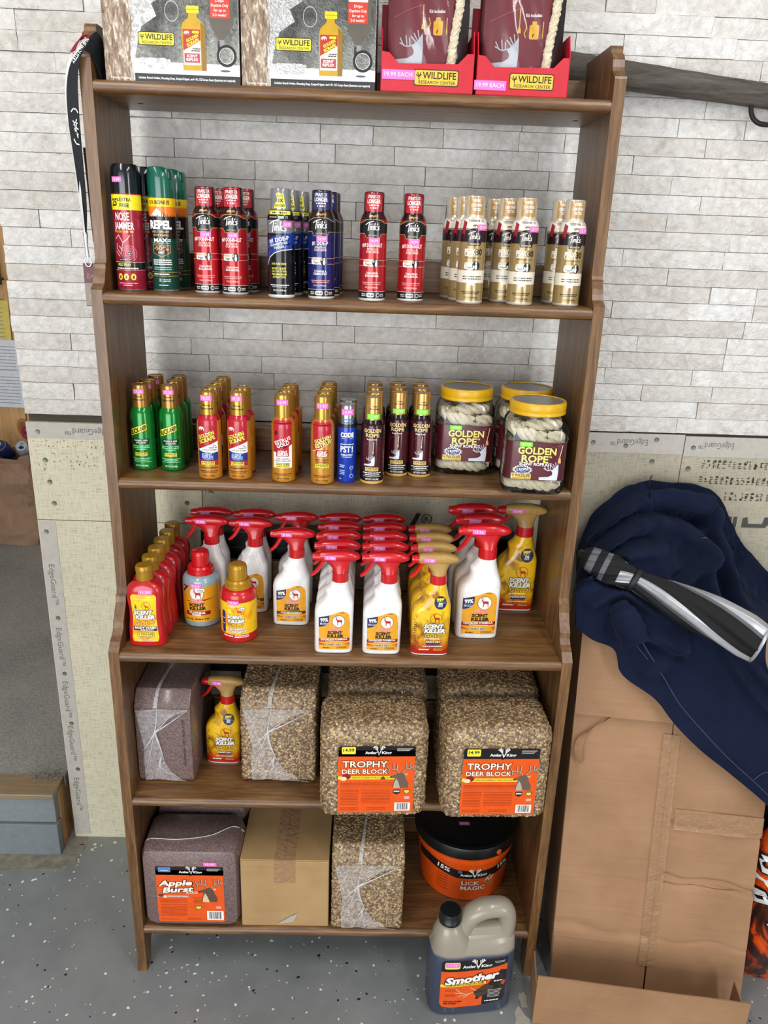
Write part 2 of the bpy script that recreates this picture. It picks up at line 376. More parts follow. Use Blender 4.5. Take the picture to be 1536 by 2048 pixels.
# ------------------------------------------------------------ printed labels (millimetres: u across, v up)
TXT = {}
def glyphs(s, bold):
    key = (s, bold)
    if key not in TXT:
        cu = bpy.data.curves.new('lettering', 'FONT'); cu.body = s; cu.size = 1; cu.resolution_u = 2; cu.offset = bold
        ob = bpy.data.objects.new('lettering', cu); me = ob.to_mesh()
        v = [(p.co.x, p.co.y) for p in me.vertices]; f = [tuple(p.vertices) for p in me.polygons]
        ob.to_mesh_clear(); bpy.data.objects.remove(ob); bpy.data.curves.remove(cu); TXT[key] = (v, f)
    return TXT[key]
class Lab:
    def __init__(s, rough=.28): s.sh = []; s.rough = rough
    def mat(s, c): return C(c, s.rough, 0, .35 if s.rough < .4 else 0) if isinstance(c, str) else c
    def poly(s, pts, col, L=0, cut=True):
        tri = tessellate_polygon([[Vector((p[0], p[1], 0)) for p in pts]])
        s.sh.append(([tuple(p) for p in pts], [tuple(t) for t in tri], s.mat(col), L, True)); return s
    def rect(s, u0, v0, u1, v1, col, L=0, r=0):
        if r <= 0: return s.poly([(u0, v0), (u1, v0), (u1, v1), (u0, v1)], col, L)
        pts = []
        for cx, cy, a0 in ((u1-r, v0+r, -90), (u1-r, v1-r, 0), (u0+r, v1-r, 90), (u0+r, v0+r, 180)):
            pts += [(cx+r*math.cos(rad(a0+k*22.5)), cy+r*math.sin(rad(a0+k*22.5))) for k in range(5)]
        return s.poly(pts, col, L)
    def ell(s, u, v, a, b, col, L=0, n=22): return s.poly([(u+a*math.cos(2*PI*i/n), v+b*math.sin(2*PI*i/n)) for i in range(n)], col, L)
    def ring(s, u, v, a, w, col, L=0, n=24, asp=1):
        p = [(u+(a+k*w)*math.cos(2*PI*i/n), v+asp*(a+k*w)*math.sin(2*PI*i/n)) for k in (0, -1) for i in range(n)]
        s.sh.append((p, [(i, (i+1) % n, n+(i+1) % n, n+i) for i in range(n)], s.mat(col), L, False)); return s
    def line(s, pts, wd, col, L=0):
        vs, fs = [], []
        for (x0, y0), (x1, y1) in zip(pts, pts[1:]):
            d = math.hypot(x1-x0, y1-y0) or 1; nx, ny = -(y1-y0)/d*wd/2, (x1-x0)/d*wd/2; k = len(vs)
            ex, ey = (x1-x0)/d*wd*.25, (y1-y0)/d*wd*.25
            vs += [(x0+nx-ex, y0+ny-ey), (x0-nx-ex, y0-ny-ey), (x1-nx+ex, y1-ny+ey), (x1+nx+ex, y1+ny+ey)]; fs.append((k, k+1, k+2, k+3))
        s.sh.append((vs, fs, s.mat(col), L, True)); return s
    def text(s, t, u, v, h, col, L=2, w=None, bold=.015, rot=0, shear=0, align='C', edge=None, ew=.05):
        if edge: s.text(t, u, v, h, edge, L, w, bold+ew, rot, shear, align); L += 1
        vs, fs = glyphs(t, bold)
        if not vs: return s
        x0 = min(p[0] for p in glyphs(t, .0)[0]); x1 = max(p[0] for p in glyphs(t, .0)[0]); k = h/.69
        sx = w/(x1-x0) if w else k
        off = {'C': (x0+x1)/2, 'L': x0, 'R': x1}[align]; c, sn = math.cos(rad(rot)), math.sin(rad(rot)); out = []
        for x, y in vs:
            a = (x-off)*sx; b = (y-.345)*k; a += b*shear
            out.append((u+a*c-b*sn, v+a*sn+b*c))
        s.sh.append((out, fs, s.mat(col), L, False)); return s
    def greek(s, u0, u1, v, h, col, L=2, rot=0, seed=0):
        """rows of print too fine to read"""
        rnd = random.Random(seed+int(v*10)+int(u0*7)); u = u0; c, sn = math.cos(rad(rot)), math.sin(rad(rot)); vs, fs = [], []
        while u < u1-.5:
            l = min(rnd.uniform(.9, 3.4)*h, u1-u); k = len(vs)
            for a, b in ((u, -h/2), (u+l, -h/2), (u+l, h/2), (u, h/2)):
                a -= u0; vs.append((u0+a*c-b*sn, v+a*sn+b*c))
            fs.append((k, k+1, k+2, k+3)); u += l+h*.4
        s.sh.append((vs, fs, s.mat(col), L, False)); return s
    def build(s, name, parent, mp, cut=5, base=.00025, step=.00017):
        vs, fs, mi, mats = [], [], [], []
        for pts, tris, m, L, ct in s.sh:
            if m not in mats: mats.append(m)
            k = mats.index(m); us = [p[0] for p in pts]
            if cut and ct and max(us)-min(us) > cut*1.2:
                bm = bmesh.new(); bv = [bm.verts.new((p[0], p[1], 0)) for p in pts]
                for t in tris:
                    try: bm.faces.new([bv[i] for i in t])
                    except ValueError: pass
                q = math.floor(min(us)/cut)*cut+cut
                while q < max(us):
                    bmesh.ops.bisect_plane(bm, geom=bm.verts[:]+bm.edges[:]+bm.faces[:], plane_co=(q, 0, 0), plane_no=(1, 0, 0)); q += cut
                if cut_v.get(id(mp)):
                    cv = cut_v[id(mp)]; vv = [p[1] for p in pts]; q = math.floor(min(vv)/cv)*cv+cv
                    while q < max(vv):
                        bmesh.ops.bisect_plane(bm, geom=bm.verts[:]+bm.edges[:]+bm.faces[:], plane_co=(0, q, 0), plane_no=(0, 1, 0)); q += cv
                bm.verts.index_update(); pts = [(x.co.x, x.co.y) for x in bm.verts]; tris = [tuple(x.index for x in f.verts) for f in bm.faces]; bm.free()
            b = len(vs); vs += [mp(p[0], p[1], base+L*step) for p in pts]
            for t in tris: fs.append([b+i for i in t]); mi.append(k)
        me = bpy.data.meshes.new(name); me.from_pydata(vs, [], fs)
        for m in mats: me.materials.append(m)
        me.polygons.foreach_set('material_index', mi); me.polygons.foreach_set('use_smooth', [True]*len(me.polygons))
        o = bpy.data.objects.new(name, me); COL.objects.link(o); o.parent = parent; return o
cut_v = {}
KEEP = []
def cyl(rf):
    """wrap round an upright cylinder; rf is a radius or a table of (v, radius) in mm"""
    def mp(u, v, off):
        r = rf if not isinstance(rf, list) else interp(rf, v)[0]
        a = u/r; R = r/1000+off; return (R*math.sin(a), -R*math.cos(a), v/1000)
    KEEP.append(mp)
    if isinstance(rf, list): cut_v[id(mp)] = 3
    return mp
def flat(y=0): return lambda u, v, off: (u/1000, y-off, v/1000)
def front_of(tab, n):
    """project onto the front of a bottle; tab rows: v, left, right, depth (mm)"""
    def mp(u, v, off):
        l, r, b = interp(tab, v); c, a = (l+r)/2, (r-l)/2; q = min(.995, abs((u-c)/a))
        return (u/1000, -(b*(1-q**n)**(1/n))/1000-off, v/1000)
    KEEP.append(mp); cut_v[id(mp)] = 8; return mp
PINK, GREEN = '#ee74c4', '#86e03c'
def sticker(parent, mp, price, u, v, w=17, h=8, col=PINK, L=7, rot=0):
    lb = Lab(.5); lb.rect(u-w/2, v-h/2, u+w/2, v+h/2, col, 0); lb.text(price, u, v, h*.55, '#fbe9f6' if col == PINK else '#e6fbd4', 1, w=w*.66, bold=0)
    return lb.build('price_sticker', parent, mp, base=.00025+L*.00017)
# drawn emblems
def deer(lb, u, v, s, col, L, flip=1):
    P = [(-4, 4.5), (-3.2, 5.2), (-2.6, 5), (-2.2, 4.2), (-1.2, 3.4), (2.2, 3.4), (3.4, 3), (3.7, 2), (3.4, .5), (3.6, -3.5), (3, -3.5), (2.5, 0), (1.6, .6), (-1, .3), (-1.4, -3.5), (-2, -3.5), (-2.1, .6), (-2.6, 2.2), (-3.1, 3.6), (-4.2, 3.9)]
    lb.poly([(u+flip*x*s, v+y*s) for x, y in P], col, L, False)
    for l in ([(-3, 5.1), (-2.5, 6.8), (-3.6, 8.2)], [(-2.6, 6.6), (-1.6, 8)], [(-3.3, 5.1), (-4.3, 7), (-4, 8.3)]):
        lb.line([(u+flip*x*s, v+y*s) for x, y in l], .45*s, col, L)
def doe(lb, u, v, s, col, L):
    """grazing deer: broad back, head down at the near end"""
    P = [(-5, -1), (-4.6, .8), (-3.4, 1.9), (-1, 2.7), (2.4, 2.5), (4.2, 1.6), (4.6, 0), (4.4, -3.4), (3.8, -3.4), (3.4, -.6), (1, -.7), (.8, -3.2), (.2, -3.2), (-.3, -.7), (-1.6, -.5), (-2.2, -3.4), (-2.8, -3.4), (-3, -.6), (-3.8, -.4), (-4.3, -2.6), (-5, -2.6)]
    lb.poly([(u+x*s, v+y*s) for x, y in P], col, L, False)
def buck_head(lb, u, v, s, col, L):
    """raised head and neck of a buck with antlers, 10 units wide"""
    P = [(0, 0), (10, 0), (10.3, 5), (10, 9.6), (8.8, 7.8), (7, 6.2), (6.4, 5.4), (7.2, 4.2), (6.9, 3), (5, 2), (0, 1.5)]
    lb.poly([(u+x*s, v+y*s) for x, y in P], col, L, False)
    for l in ([(7, 6), (4.6, 5.5), (2.2, 6.7)], [(4.8, 5.5), (4.3, 8.8)], [(3.6, 5.8), (2.3, 8.2)], [(5.8, 5.8), (5.6, 8)], [(8.2, 7.4), (7, 9.4)], [(8.8, 8), (8.3, 10.3)], [(7.6, 6.9), (6, 8.6)]):
        lb.line([(u+x*s, v+y*s) for x, y in l], .34*s, col, L)
def bust(lb, u, v, s, L, body='#6a584a', light='#b8ab9c', ant='#4d4038'):
    """front-quarter portrait of an antlered buck"""
    lb.poly([(u+x*s, v+y*s) for x, y in [(-3, -4), (3.4, -4), (3.6, -2), (2.4, .4), (1.8, 2.6), (.4, 3.4), (-.8, 3), (-3.6, 1.7), (-3.9, 1), (-2, .9), (-2.4, -1.6)]], body, L, False)
    lb.poly([(u+x*s, v+y*s) for x, y in [(-2.6, -4), (.3, -4), (-.6, -1), (-1.4, .6), (-2.2, -1.4)]], light, L+1, False)
    lb.ell(u-3.6*s, v+1.3*s, .45*s, .35*s, '#1c1512', L+1, 8)
    lb.poly([(u+x*s, v+y*s) for x, y in [(1.4, 2.8), (3.2, 3.2), (2.6, 2)]], light, L+1, False)
    for l in ([(-.3, 3.2), (-1.8, 4.8), (-4.6, 5), (-5.4, 6.6)], [(-2.6, 5), (-2.9, 7.6)], [(-1.4, 4.6), (-1.2, 7.6)], [(-4.4, 5), (-4.8, 3.6)], [(.8, 3.2), (2.2, 5), (4.6, 5.6), (5.4, 7)], [(2.6, 5.2), (2.2, 7.8)], [(4, 5.5), (4, 7.9)], [(4.8, 5.6), (5.6, 4.6)]):
        lb.line([(u+x*s, v+y*s) for x, y in l], .6*s, ant, L+1); lb.line([(u+x*s+.12*s, v+y*s+.1*s) for x, y in l], .22*s, '#d9c7b4', L+2)
def wrc(lb, u, v, w, L=2, col='#f0e04a', sub=True):
    """yellow plate lettered WILDLIFE RESEARCH CENTER"""
    h = w*.33; lb.rect(u-w/2, v-h/2, u+w/2, v+h/2, '#17130c', L, h*.15); lb.rect(u-w/2+w*.02, v-h/2+w*.02, u+w/2-w*.02, v+h/2-w*.02, col, L+1, h*.12)
    lb.text('WILDLIFE', u+w*.07, v+h*.14, h*.4, '#17130c', L+2, w=w*.74, bold=.02)
    if sub: lb.text('RESEARCH CENTER', u+w*.02, v-h*.28, h*.19, '#17130c', L+2, w=w*.82, bold=.008)
    for l in ([(-.42, .3), (-.39, .1), (-.38, -.12)], [(-.35, .3), (-.37, .1)], [(-.45, .18), (-.4, .05), (-.33, .16)]): lb.line([(u+a*w, v+b*h) for a, b in l], w*.018, '#17130c', L+2)
def antler_king(lb, u, v, w, L=2):
    lb.text('Antler', u-w*.29, v, w*.115, '#f4f2ee', L, w=w*.44, bold=.03); lb.text('King', u+w*.31, v, w*.115, '#f4f2ee', L, w=w*.36, bold=.03)
    for l in ([(0, -.06), (-.06, .1), (-.16, .2), (-.17, .3)], [(-.06, .1), (-.06, .26)], [(-.11, .16), (-.12, .3)], [(-.14, .19), (-.22, .24)], [(.02, -.06), (.08, .1), (.18, .2), (.19, .3)], [(.08, .1), (.07, .26)], [(.13, .16), (.13, .3)], [(.16, .19), (.23, .24)]):
        lb.line([(u+a*w+.01*w, v+b*w) for a, b in l], w*.035, '#f4f2ee', L)
    lb.poly([(u-.04*w, v), (u+.06*w, v), (u+.01*w, v-.13*w)], '#f4f2ee', L, False)
def tinks(lb, u, v, s, col, L):
    for l in ([(-5, 1.8), (-3, 3.1), (.4, 4)], [(-2.4, 3.3), (-3.3, -2)], [(-1.7, .9), (-2, -1.3)], [(-1.55, 1.9), (-1.5, 2.2)], [(-.9, .9), (-1.2, -1.3)], [(-1.1, .1), (-.3, .9), (.2, .6), (0, -1.3)], [(1.3, 3), (.8, -1.3)], [(2.1, .9), (1, -.2), (2.1, -1.4)], [(2.8, 2.6), (2.6, 1.7)], [(4.1, .9), (3.2, .7), (3.3, 0), (4, -.4), (3.7, -1.2), (2.6, -1.3)]):
        lb.line([(u+a*s, v+b*s) for a, b in l], .5*s, col, L)
def barcode(lb, u0, v0, u1, v1, L=2):
    lb.rect(u0, v0, u1, v1, '#f1efea', L); rnd = random.Random(3); u = u0+(u1-u0)*.12
    while u < u1-(u1-u0)*.14:
        k = rnd.choice((.6, .6, 1.1, 1.6))*(u1-u0)/32; lb.rect(u, v0+(v1-v0)*.14, u+k, v1-(v1-v0)*.08, '#1d1b1a', L+1); u += k+rnd.choice((.7, .7, 1.2))*(u1-u0)/32
# ============================================================ the setting
Z1, Z2, Z3, Z4, Z5, Z6 = 1.908, 1.556, 1.200, .858, .499, .134
D1, D2, D3, YB = .313, .352, .436, -.095
XW = -.771
fl = MB().box(-3.0, -3.2, -.1, 2.6, .12, 0).build('floor', floor_mat(), None, False)
props(fl, 'grey epoxy floor scattered with white and black paint flakes', 'floor', None, 'structure')
def patch(name, pts, parent, m):
    mb = MB(); n = len(pts); tri = tessellate_polygon([[Vector((x, y, 0)) for x, y in pts]])
    mb.add([(x, y, .0012) for x, y in pts]+[(x, y, .0) for x, y in pts], [tuple(t) for t in tri]+[(i, (i+1) % n, n+(i+1) % n, n+i) for i in range(n)])
    return mb.build(name, m, parent, False)
def blob(cx, cy, a, b, seed, n=22, rot=0):
    rnd = random.Random(seed); out = []
    for i in range(n):
        t = 2*PI*i/n; k = rnd.uniform(.72, 1.15); x, y = a*k*math.cos(t), b*k*math.sin(t)
        out.append((cx+x*math.cos(rot)-y*math.sin(rot), cy+x*math.sin(rot)+y*math.cos(rot)))
    return out
patch('bare_patch', blob(.428, -.575, .022, .055, 4), fl, C('#a8a394', .8))
patch('bare_patch', blob(.438, -.50, .009, .022, 5), fl, C('#a8a394', .8))
patch('bare_patch', blob(.405, -.62, .012, .008, 6), fl, C('#a8a394', .8))
patch('bare_patch', blob(.235, -.565, .010, .005, 8), fl, C('#c6c3b8', .8))
patch('bare_patch', [(-1.5, -.135), (-1.2, -.13), (-.9, -.132), (-.76, -.128), (-.735, -.09), (-.728, -.03), (-.735, -.004), (-.78, -.002), (-.782, -.07), (-1.5, -.07)], fl, concrete())
rnd = random.Random(11)
for i in range(9): patch('plaster_chip', blob(-.70+rnd.uniform(-.05, .05), -.05+rnd.uniform(-.04, .03), rnd.uniform(.002, .008), rnd.uniform(.002, .006), 20+i, 9), fl, C('#d6d0b8', .9))

wall = MB().box(XW+.004, .012, 0, 1.35, .10, 2.45).build('wall_back', C('#4a433b', .9), None, False)
props(wall, 'garage wall of white split stone above cement board', 'wall', None, 'structure')
# split-face stones
VAR = []
for k in range(12):
    rnd = random.Random(100+k); mb = MB(); nx, nz = 6, 2
    face = [[(i/nx-.5, -(.0+rnd.uniform(0, .0035)+(.003 if 0 < i < nx and j == 1 else 0)), (j/nz-.5)) for i in range(nx+1)] for j in range(nz+1)]
    vs = [p for r in face for p in r]; fs = [(j*(nx+1)+i, j*(nx+1)+i+1, (j+1)*(nx+1)+i+1, (j+1)*(nx+1)+i) for j in range(nz) for i in range(nx)]
    n0 = len(vs); vs += [(-.5, .012, -.5), (.5, .012, -.5), (.5, .012, .5), (-.5, .012, .5)]
    fs += [tuple(range(nx, -1, -1))+(n0, n0+1), tuple(nz*(nx+1)+i for i in range(nx+1))+(n0+2, n0+3),
           tuple(j*(nx+1) for j in range(nz+1))+(n0+3, n0), tuple(j*(nx+1)+nx for j in range(nz, -1, -1))+(n0+1, n0+2)]
    mb.add(vs, fs); o = mb.build('stone', stone_mat(), None, True, angle=50); VAR.append(o.data); bpy.data.objects.remove(o)
rnd = random.Random(5); z = 1.243; row = 0
while z < 2.30:
    h = .0375+rnd.uniform(-.0008, .0008); x = XW+rnd.uniform(-.006, .004); off = rnd.uniform(.06, .26); first = True
    while x < 1.25:
        L = off if first else rnd.choice((.105, .13, .16, .19, .22, .27, .31))*rnd.uniform(.92, 1.1); first = False
        o = bpy.data.objects.new('stone', rnd.choice(VAR)); COL.objects.link(o); o.parent = wall
        o.location = (x+L/2, -.0-rnd.choice((0, .001, .002, .004)), z+h/2); o.scale = (L-.0012, 1.0, h-.0011)
        x += L
    z += h; row += 1
# cement boards below the stone
def board(x0, z0, x1, z1, grey=False):
    return MB().box(x0, 0, z0, x1, .012, z1).build('cement_board', board_mat(grey), wall, False)
def strip(b, x0, z0, x1, z1): return MB().box(x0, -.0012, z0, x1, .001, z1).build('edge_strip', C('#b9b4aa', .7), b, False)
def print_on(b, fn, name='lettering', col='#6b6a66'):
    lb = Lab(.7); fn(lb); return lb.build(name, b, flat(-.0013), cut=None)
def screws(b, pts):
    for x, z in pts:
        s = MB().add([(x+.006*math.cos(t*PI/4), -.0022, z+.006*math.sin(t*PI/4)) for t in range(8)]+[(x+.0065*math.cos(t*PI/4), .001, z+.0065*math.sin(t*PI/4)) for t in range(8)]+[(x, -.001, z)],
                     [(i, (i+1) % 8, 16) for i in range(8)]+[(8+i, 8+(i+1) % 8, (i+1) % 8, i) for i in range(8)])
        s.build('screw', C('#6f7766', .4, .6), b, True)
def eg(lb, x, z, rot, w=105, h=15): lb.text('EdgeGuard™', x*1000, z*1000, h, '#75736e', 1, w=w, bold=0, rot=rot)
bA = board(XW, .977, -.363, 1.223); strip(bA, XW, 1.185, -.363, 1.2235)
print_on(bA, lambda lb: (eg(lb, -.628, 1.203, 180), eg(lb, -.45, 1.203, 180)))
def dots(lb):
    rnd = random.Random(2)
    for i in range(90):
        u = rnd.uniform(-760, -480); v = rnd.choice((1178, 1165, 1148, 1140, 1128, 1119, 1108))+rnd.uniform(-2, 2); lb.ell(u, v, rnd.uniform(.6, 1.5), rnd.uniform(.8, 1.8), '#4c3b2a', 0, 6)
print_on(bA, dots, 'nail_specks'); screws(bA, [(-.745, 1.2), (-.735, 1.13), (-.73, 1.075), (-.725, 1.02), (-.39, 1.075), (-.40, 1.03), (-.37, 1.2), (-.385, 1.10)])
bB = board(XW, .0, -.363, .975); strip(bB, XW+.002, .012, -.727, .972)
print_on(bB, lambda lb: [eg(lb, -.749, zz, -90, 112, 14) for zz in (.80, .62, .46, .32, .15)])
screws(bB, [(-.752, .945), (-.748, .705), (-.748, .54), (-.745, .385), (-.742, .235)])
bC = board(-.361, .0, .806, 1.238, True); strip(bC, -.361, 1.19, .806, 1.239)
print_on(bC, lambda lb: (eg(lb, .672, 1.217, 180, 90), eg(lb, .30, 1.217, 180), eg(lb, -.05, 1.217, 180), lb.ring(193, 1006, 13, 2.2, '#26241f', 1), lb.text('R', 193, 1006, 12, '#26241f', 1, bold=.01),
                         lb.poly([(150, 985), (162, 985), (178, 1020), (166, 1020)], '#26241f', 1, False)))
screws(bC, [(.585, 1.214), (.665, 1.208), (.738, 1.225), (.735, 1.17), (-.34, 1.06), (-.33, 1.105), (-.335, 1.2)])
bD = board(.808, .0, 1.35, 1.235, True); strip(bD, .808, 1.186, 1.35, 1.236)
def pD(lb):
    eg(lb, .885, 1.214, 180, 86)
    rnd = random.Random(9)
    for base in (1167, 1127, 1086):
        for i in range(26):
            u = 858+i*13+rnd.uniform(-1, 1)+(70 if base == 1086 else 0); k = rnd.choice('EIHT:L')
            for q in range(4): 
                if rnd.random() < .7: lb.rect(u, base-9+q*5, u+rnd.uniform(3, 9), base-7.2+q*5, '#3f3a31', 0)
                if rnd.random() < .5: lb.rect(u+rnd.choice((0, 4, 8)), base-9+q*5, u+1.5+rnd.choice((0, 4)), base-4+q*5, '#3f3a31', 0)
    for u in (948, 962): lb.rect(u, 1006, u+9, 1034, '#4b4a46', 0)
    lb.poly([(985, 1006), (1045, 1006), (1052, 1014), (1052, 1034), (1040, 1034), (1036, 1016), (1000, 1016), (996, 1034), (985, 1030)], '#4b4a46', 0, False)
print_on(bD, pD); screws(bD, [(.83, 1.208), (.826, 1.155), (.825, 1.10)])

# ---- raised carpeted landing past the wall's end, with its painted step edge
land = empty('landing', (-1.4, -.07, 0)); props(land, 'raised carpeted landing with a grey painted wooden edge beside the wall', 'landing', None, 'structure')
def lp(mb, name, m, **k): o = mb.build(name, m, land, **k); o.location = (1.4, .07, 0); return o
lp(MB().box(-3.0, .008, .16, -.786, 2.0, .202), 'carpet', carpet(), smooth=False, bevel=.006)
lp(MB().box(-3.0, -.074, .188, -.788, .012, .204), 'edge_board', wood('worn_edge_board', (3, 24, 24), ('#74726c', '#8c7a5e', '#a5835a')), smooth=False, bevel=.003)
lp(MB().box(-3.0, -.066, .106, -.790, -.04, .188), 'riser_plank', C('#7d8488', .6), smooth=False, bevel=.002)
lp(MB().box(-3.0, -.074, .0, -.786, -.046, .104), 'riser_plank', C('#757d82', .6), smooth=False, bevel=.002)
for y0, y1, zz in ((-.04, -.008, .0), (-.006, .03, .0), (.032, .075, .0)):
    lp(MB().box(-.84, y0, zz, -.788, y1, .186), 'end_plank', wood('raw_end_wood', (24, 24, 3), ('#8d6338', '#b3854f', '#c79c66')), smooth=False, bevel=.002)
fr = MB(); rnd = random.Random(6)
for i in range(46):
    x = -.80-rnd.random()*.07; y = .004+rnd.uniform(-.01, .02); p = [(x, y, .204)]
    for k in range(3): p.append((p[-1][0]+rnd.uniform(-.012, .012), p[-1][1]-rnd.uniform(-.004, .014), .2055+rnd.uniform(0, .006)))
    fr.tube(p, .0007, 4)
o = lp(fr, 'frayed_threads', C('#8d8a82', .9)); o['kind'] = 'stuff'
# ---- pine boarded wall of the room behind
pw = MB().box(-3.2, 2.02, 0, -.4, 2.1, 2.6).build('wall_left', C('#5a4630', .9), None, False)
props(pw, 'pine boarded wall seen past the end of the stone wall', 'wall', None, 'structure')
x = -2.2; rnd = random.Random(8)
while x < -.6:
    wd = rnd.uniform(.12, .16); MB().box(x, 2.0, .2, x+wd-.004, 2.02, 2.5).build('plank', pine(), pw, False, bevel=.003); x += wd
MB().box(-2.2, 1.985, .93, -.6, 2.0, .945).build('plank', pine(), pw, False, bevel=.002)
for x0 in (-1.665,): MB().box(x0, 1.97, .94, x0+.075, 2.0, 1.40).build('batten', pine(), pw, False, bevel=.003)
for kx, kz in ((-1.60, .80), (-1.50, .84), (-1.66, .70)):
    s = MB().add([(kx+.032*k*math.cos(t*PI/8), 1.9993-.0004*(k < .7), kz+.045*k*math.sin(t*PI/8)) for k in (1, .6) for t in range(16)], [(i, (i+1) % 16, 16+(i+1) % 16, 16+i) for i in range(16)]+[tuple(range(16, 32))], [0]*16+[1])
    s.build('knot', [C('#a8763f', .6), C('#8a5a30', .6)], pw, False)
# ---- things against the pine wall
t = empty('dark_shelf', (-1.80, 1.9, 1.38)); props(t, 'dark green wall shelf with white items on the pine wall', 'shelf')
MB().box(-.2, -.08, 0, .135, .1, .03).build('board', C('#3b474a', .5), t, False, bevel=.003)
MB().box(-.2, -.06, .03, .128, .08, .10).build('bin', C('#22312f', .4), t, False, bevel=.006)
MB().box(-.2, -.05, .10, .122, .07, .19).build('carton', C('#d9dad8', .5), t, False, bevel=.003)
def sheet(name, x0, z0, x1, z1, y, col, label, seed):
    n = empty(name, ((x0+x1)/2, y, z0)); props(n, label, 'paper'); w2 = (x1-x0)/2; H = z1-z0
    def fn(a, b): return ((a-.5)*2*w2, -.004-.012*(1-b)*a*a+.002*math.sin(9*a+seed), b*H)
    m = MB(); m.grid(fn, 8, 8); m.grid(lambda a, b: (fn(a, b)[0], fn(a, b)[1]+.0006, fn(a, b)[2]), 8, 8); m.build('page', C(col, .7), n)
    lb = Lab(.7)
    for k in range(9): lb.greek(-w2*850, w2*800, H*1000*(.12+.088*k), H*1000*.018, '#8f9298', 0, seed=seed)
    lb.build('writing', n, lambda u, v, off: (u/1000, fn(u/1000/(2*w2)+.5, v/1000/H)[1]-off-.0004, v/1000), cut=None); return n
sheet('yellow_sheet', -1.95, 1.10, -1.645, 1.31, 1.969, '#e4cf68', 'yellow paper sheet pinned to the pine wall', 1)
sheet('note_sheet', -1.93, .955, -1.60, 1.13, 1.955, '#e3e5e8', 'white handwritten note pinned below the yellow sheet', 2)
sheet('note_sheet', -1.93, .815, -1.585, .99, 1.937, '#dfe2e6', 'curled white note hanging lowest on the pine wall', 3)
# ---- kraft bag of empty cans
bag = empty('paper_bag', (-1.66, 1.78, .2025)); props(bag, 'open brown kraft paper bag standing on the grey carpet', 'bag')
mb = MB(); rnd = random.Random(3); secs = []
for k in range(15):
    q = k/14; a, b = .155+.012*math.sin(q*5), .085+.008*math.sin(q*7+1); zz = .43*q
    secs.append([(x+rnd.uniform(-.009, .009), y+rnd.uniform(-.014, .014)-.02*max(0, math.sin(q*9+x*14))*(y < 0), zz+(.012*math.sin(3*x*20) if k == 14 else 0)) for x, y, _ in ring(0, 0, a, b, 7, 0, 28)])
mb.loft(secs, 0, False); mb.loft([[(x*.975, y*.965, zz) for x, y, zz in s] for s in secs], 0, False)
mb.add([(x*.98, y*.98, .002) for x, y, _ in secs[0]], [tuple(range(28))]); mb.build('bag_body', kraft(), bag, angle=25)
def soda(x, y, z, rx, ry, rz, col, rim, label):
    c = empty('drink_can', (x, y, z)); c.rotation_euler = (rx, ry, rz); props(c, label, 'can', 'empty drink cans in the paper bag')
    MB().lathe([(.024, 0), (.029, .004), (.033, .012), (.033, .103), (.027, .117)], 0, 24).build('can_body', C(col, .3, .5), c)
    tp = MB().lathe([(.0272, .1165), (.0275, .12), (.0255, .12), (.024, .1165), (.003, .1165)], 0, 24).build('lid', C(rim, .25, .8), c)
    MB().add([(.012*math.cos(t*PI/6), .008*math.sin(t*PI/6)-.008, .1172) for t in range(12)], [tuple(range(12))]).build('mouth_opening', C('#15171a', .6), tp)
    MB().box(-.006, .0, .117, .006, .016, .1185).build('pull_tab', C('#b9bcc0', .25, .9), tp, bevel=.001)
soda(-1.648, 1.79, .615, rad(52), 0, rad(2), '#2d3a78', '#c9a24c', 'blue drink can with a gold top in the paper bag')
soda(-1.532, 1.835, .690, rad(60), 0, rad(2), '#a3263c', '#c0656f', 'red drink can with a pink top in the paper bag')
soda(-1.570, 1.83, .60, rad(50), 0, rad(3), '#c8ccd4', '#b9bcc0', 'silver drink can lying in the paper bag')
soda(-1.722, 1.79, .62, rad(35), 0, rad(-40), '#5a5f74', '#b9bcc0', 'grey drink can with a silver top in the paper bag')
soda(-1.572, 1.775, .43, 0, 0, rad(0), '#28406a', '#c9ccd0', 'dark blue drink can deeper in the paper bag')

# ============================================================ the bookcase
bc = empty('bookcase', (0, 0, 0)); props(bc, 'tall open stained pine bookcase with six shelves and scalloped sides', 'bookcase')
prof = [(-.262, 2.0), (-.268, 1.994), (-.268, 1.988), (-.278, 1.984), (-.287, 1.974), (-.289, 1.962), (-.289, 1.957), (-.297, 1.953), (-.303, 1.946), (-.312, 1.944), (-D1, 1.940),
        (-D1, 1.612), (-.317, 1.606), (-.322, 1.603), (-.322, 1.596), (-.327, 1.590), (-.330, 1.580), (-.336, 1.570), (-.346, 1.564), (-D2, 1.560),
        (-D2, .965), (-.357, .955), (-.364, .950), (-.366, .938), (-.372, .930), (-.384, .915), (-.392, .905), (-.394, .893), (-.405, .884), (-.42, .876), (-D3+.006, .866), (-D3, .860),
        (-D3, 0), (-D3+.035, 0), (-D3+.05, .05), (-D3+.09, .085), (YB-.09, .085), (YB-.05, .05), (YB-.035, 0), (YB, 0), (YB, 1.90), (YB-.001, 2.0)]
for sx in (-1, 1):
    mb = MB(); n = len(prof); x0, x1 = sx*.45, sx*.471
    tri = tessellate_polygon([[Vector((y, z, 0)) for y, z in prof]])
    mb.add([(x0, y, z) for y, z in prof]+[(x1, y, z) for y, z in prof], [tuple(t) for t in tri]+[tuple(n+i for i in t[::-1]) for t in tri]+[(i, (i+1) % n, n+(i+1) % n, n+i) for i in range(n)])
    mb.build('side_panel', wood_z(), bc, False)
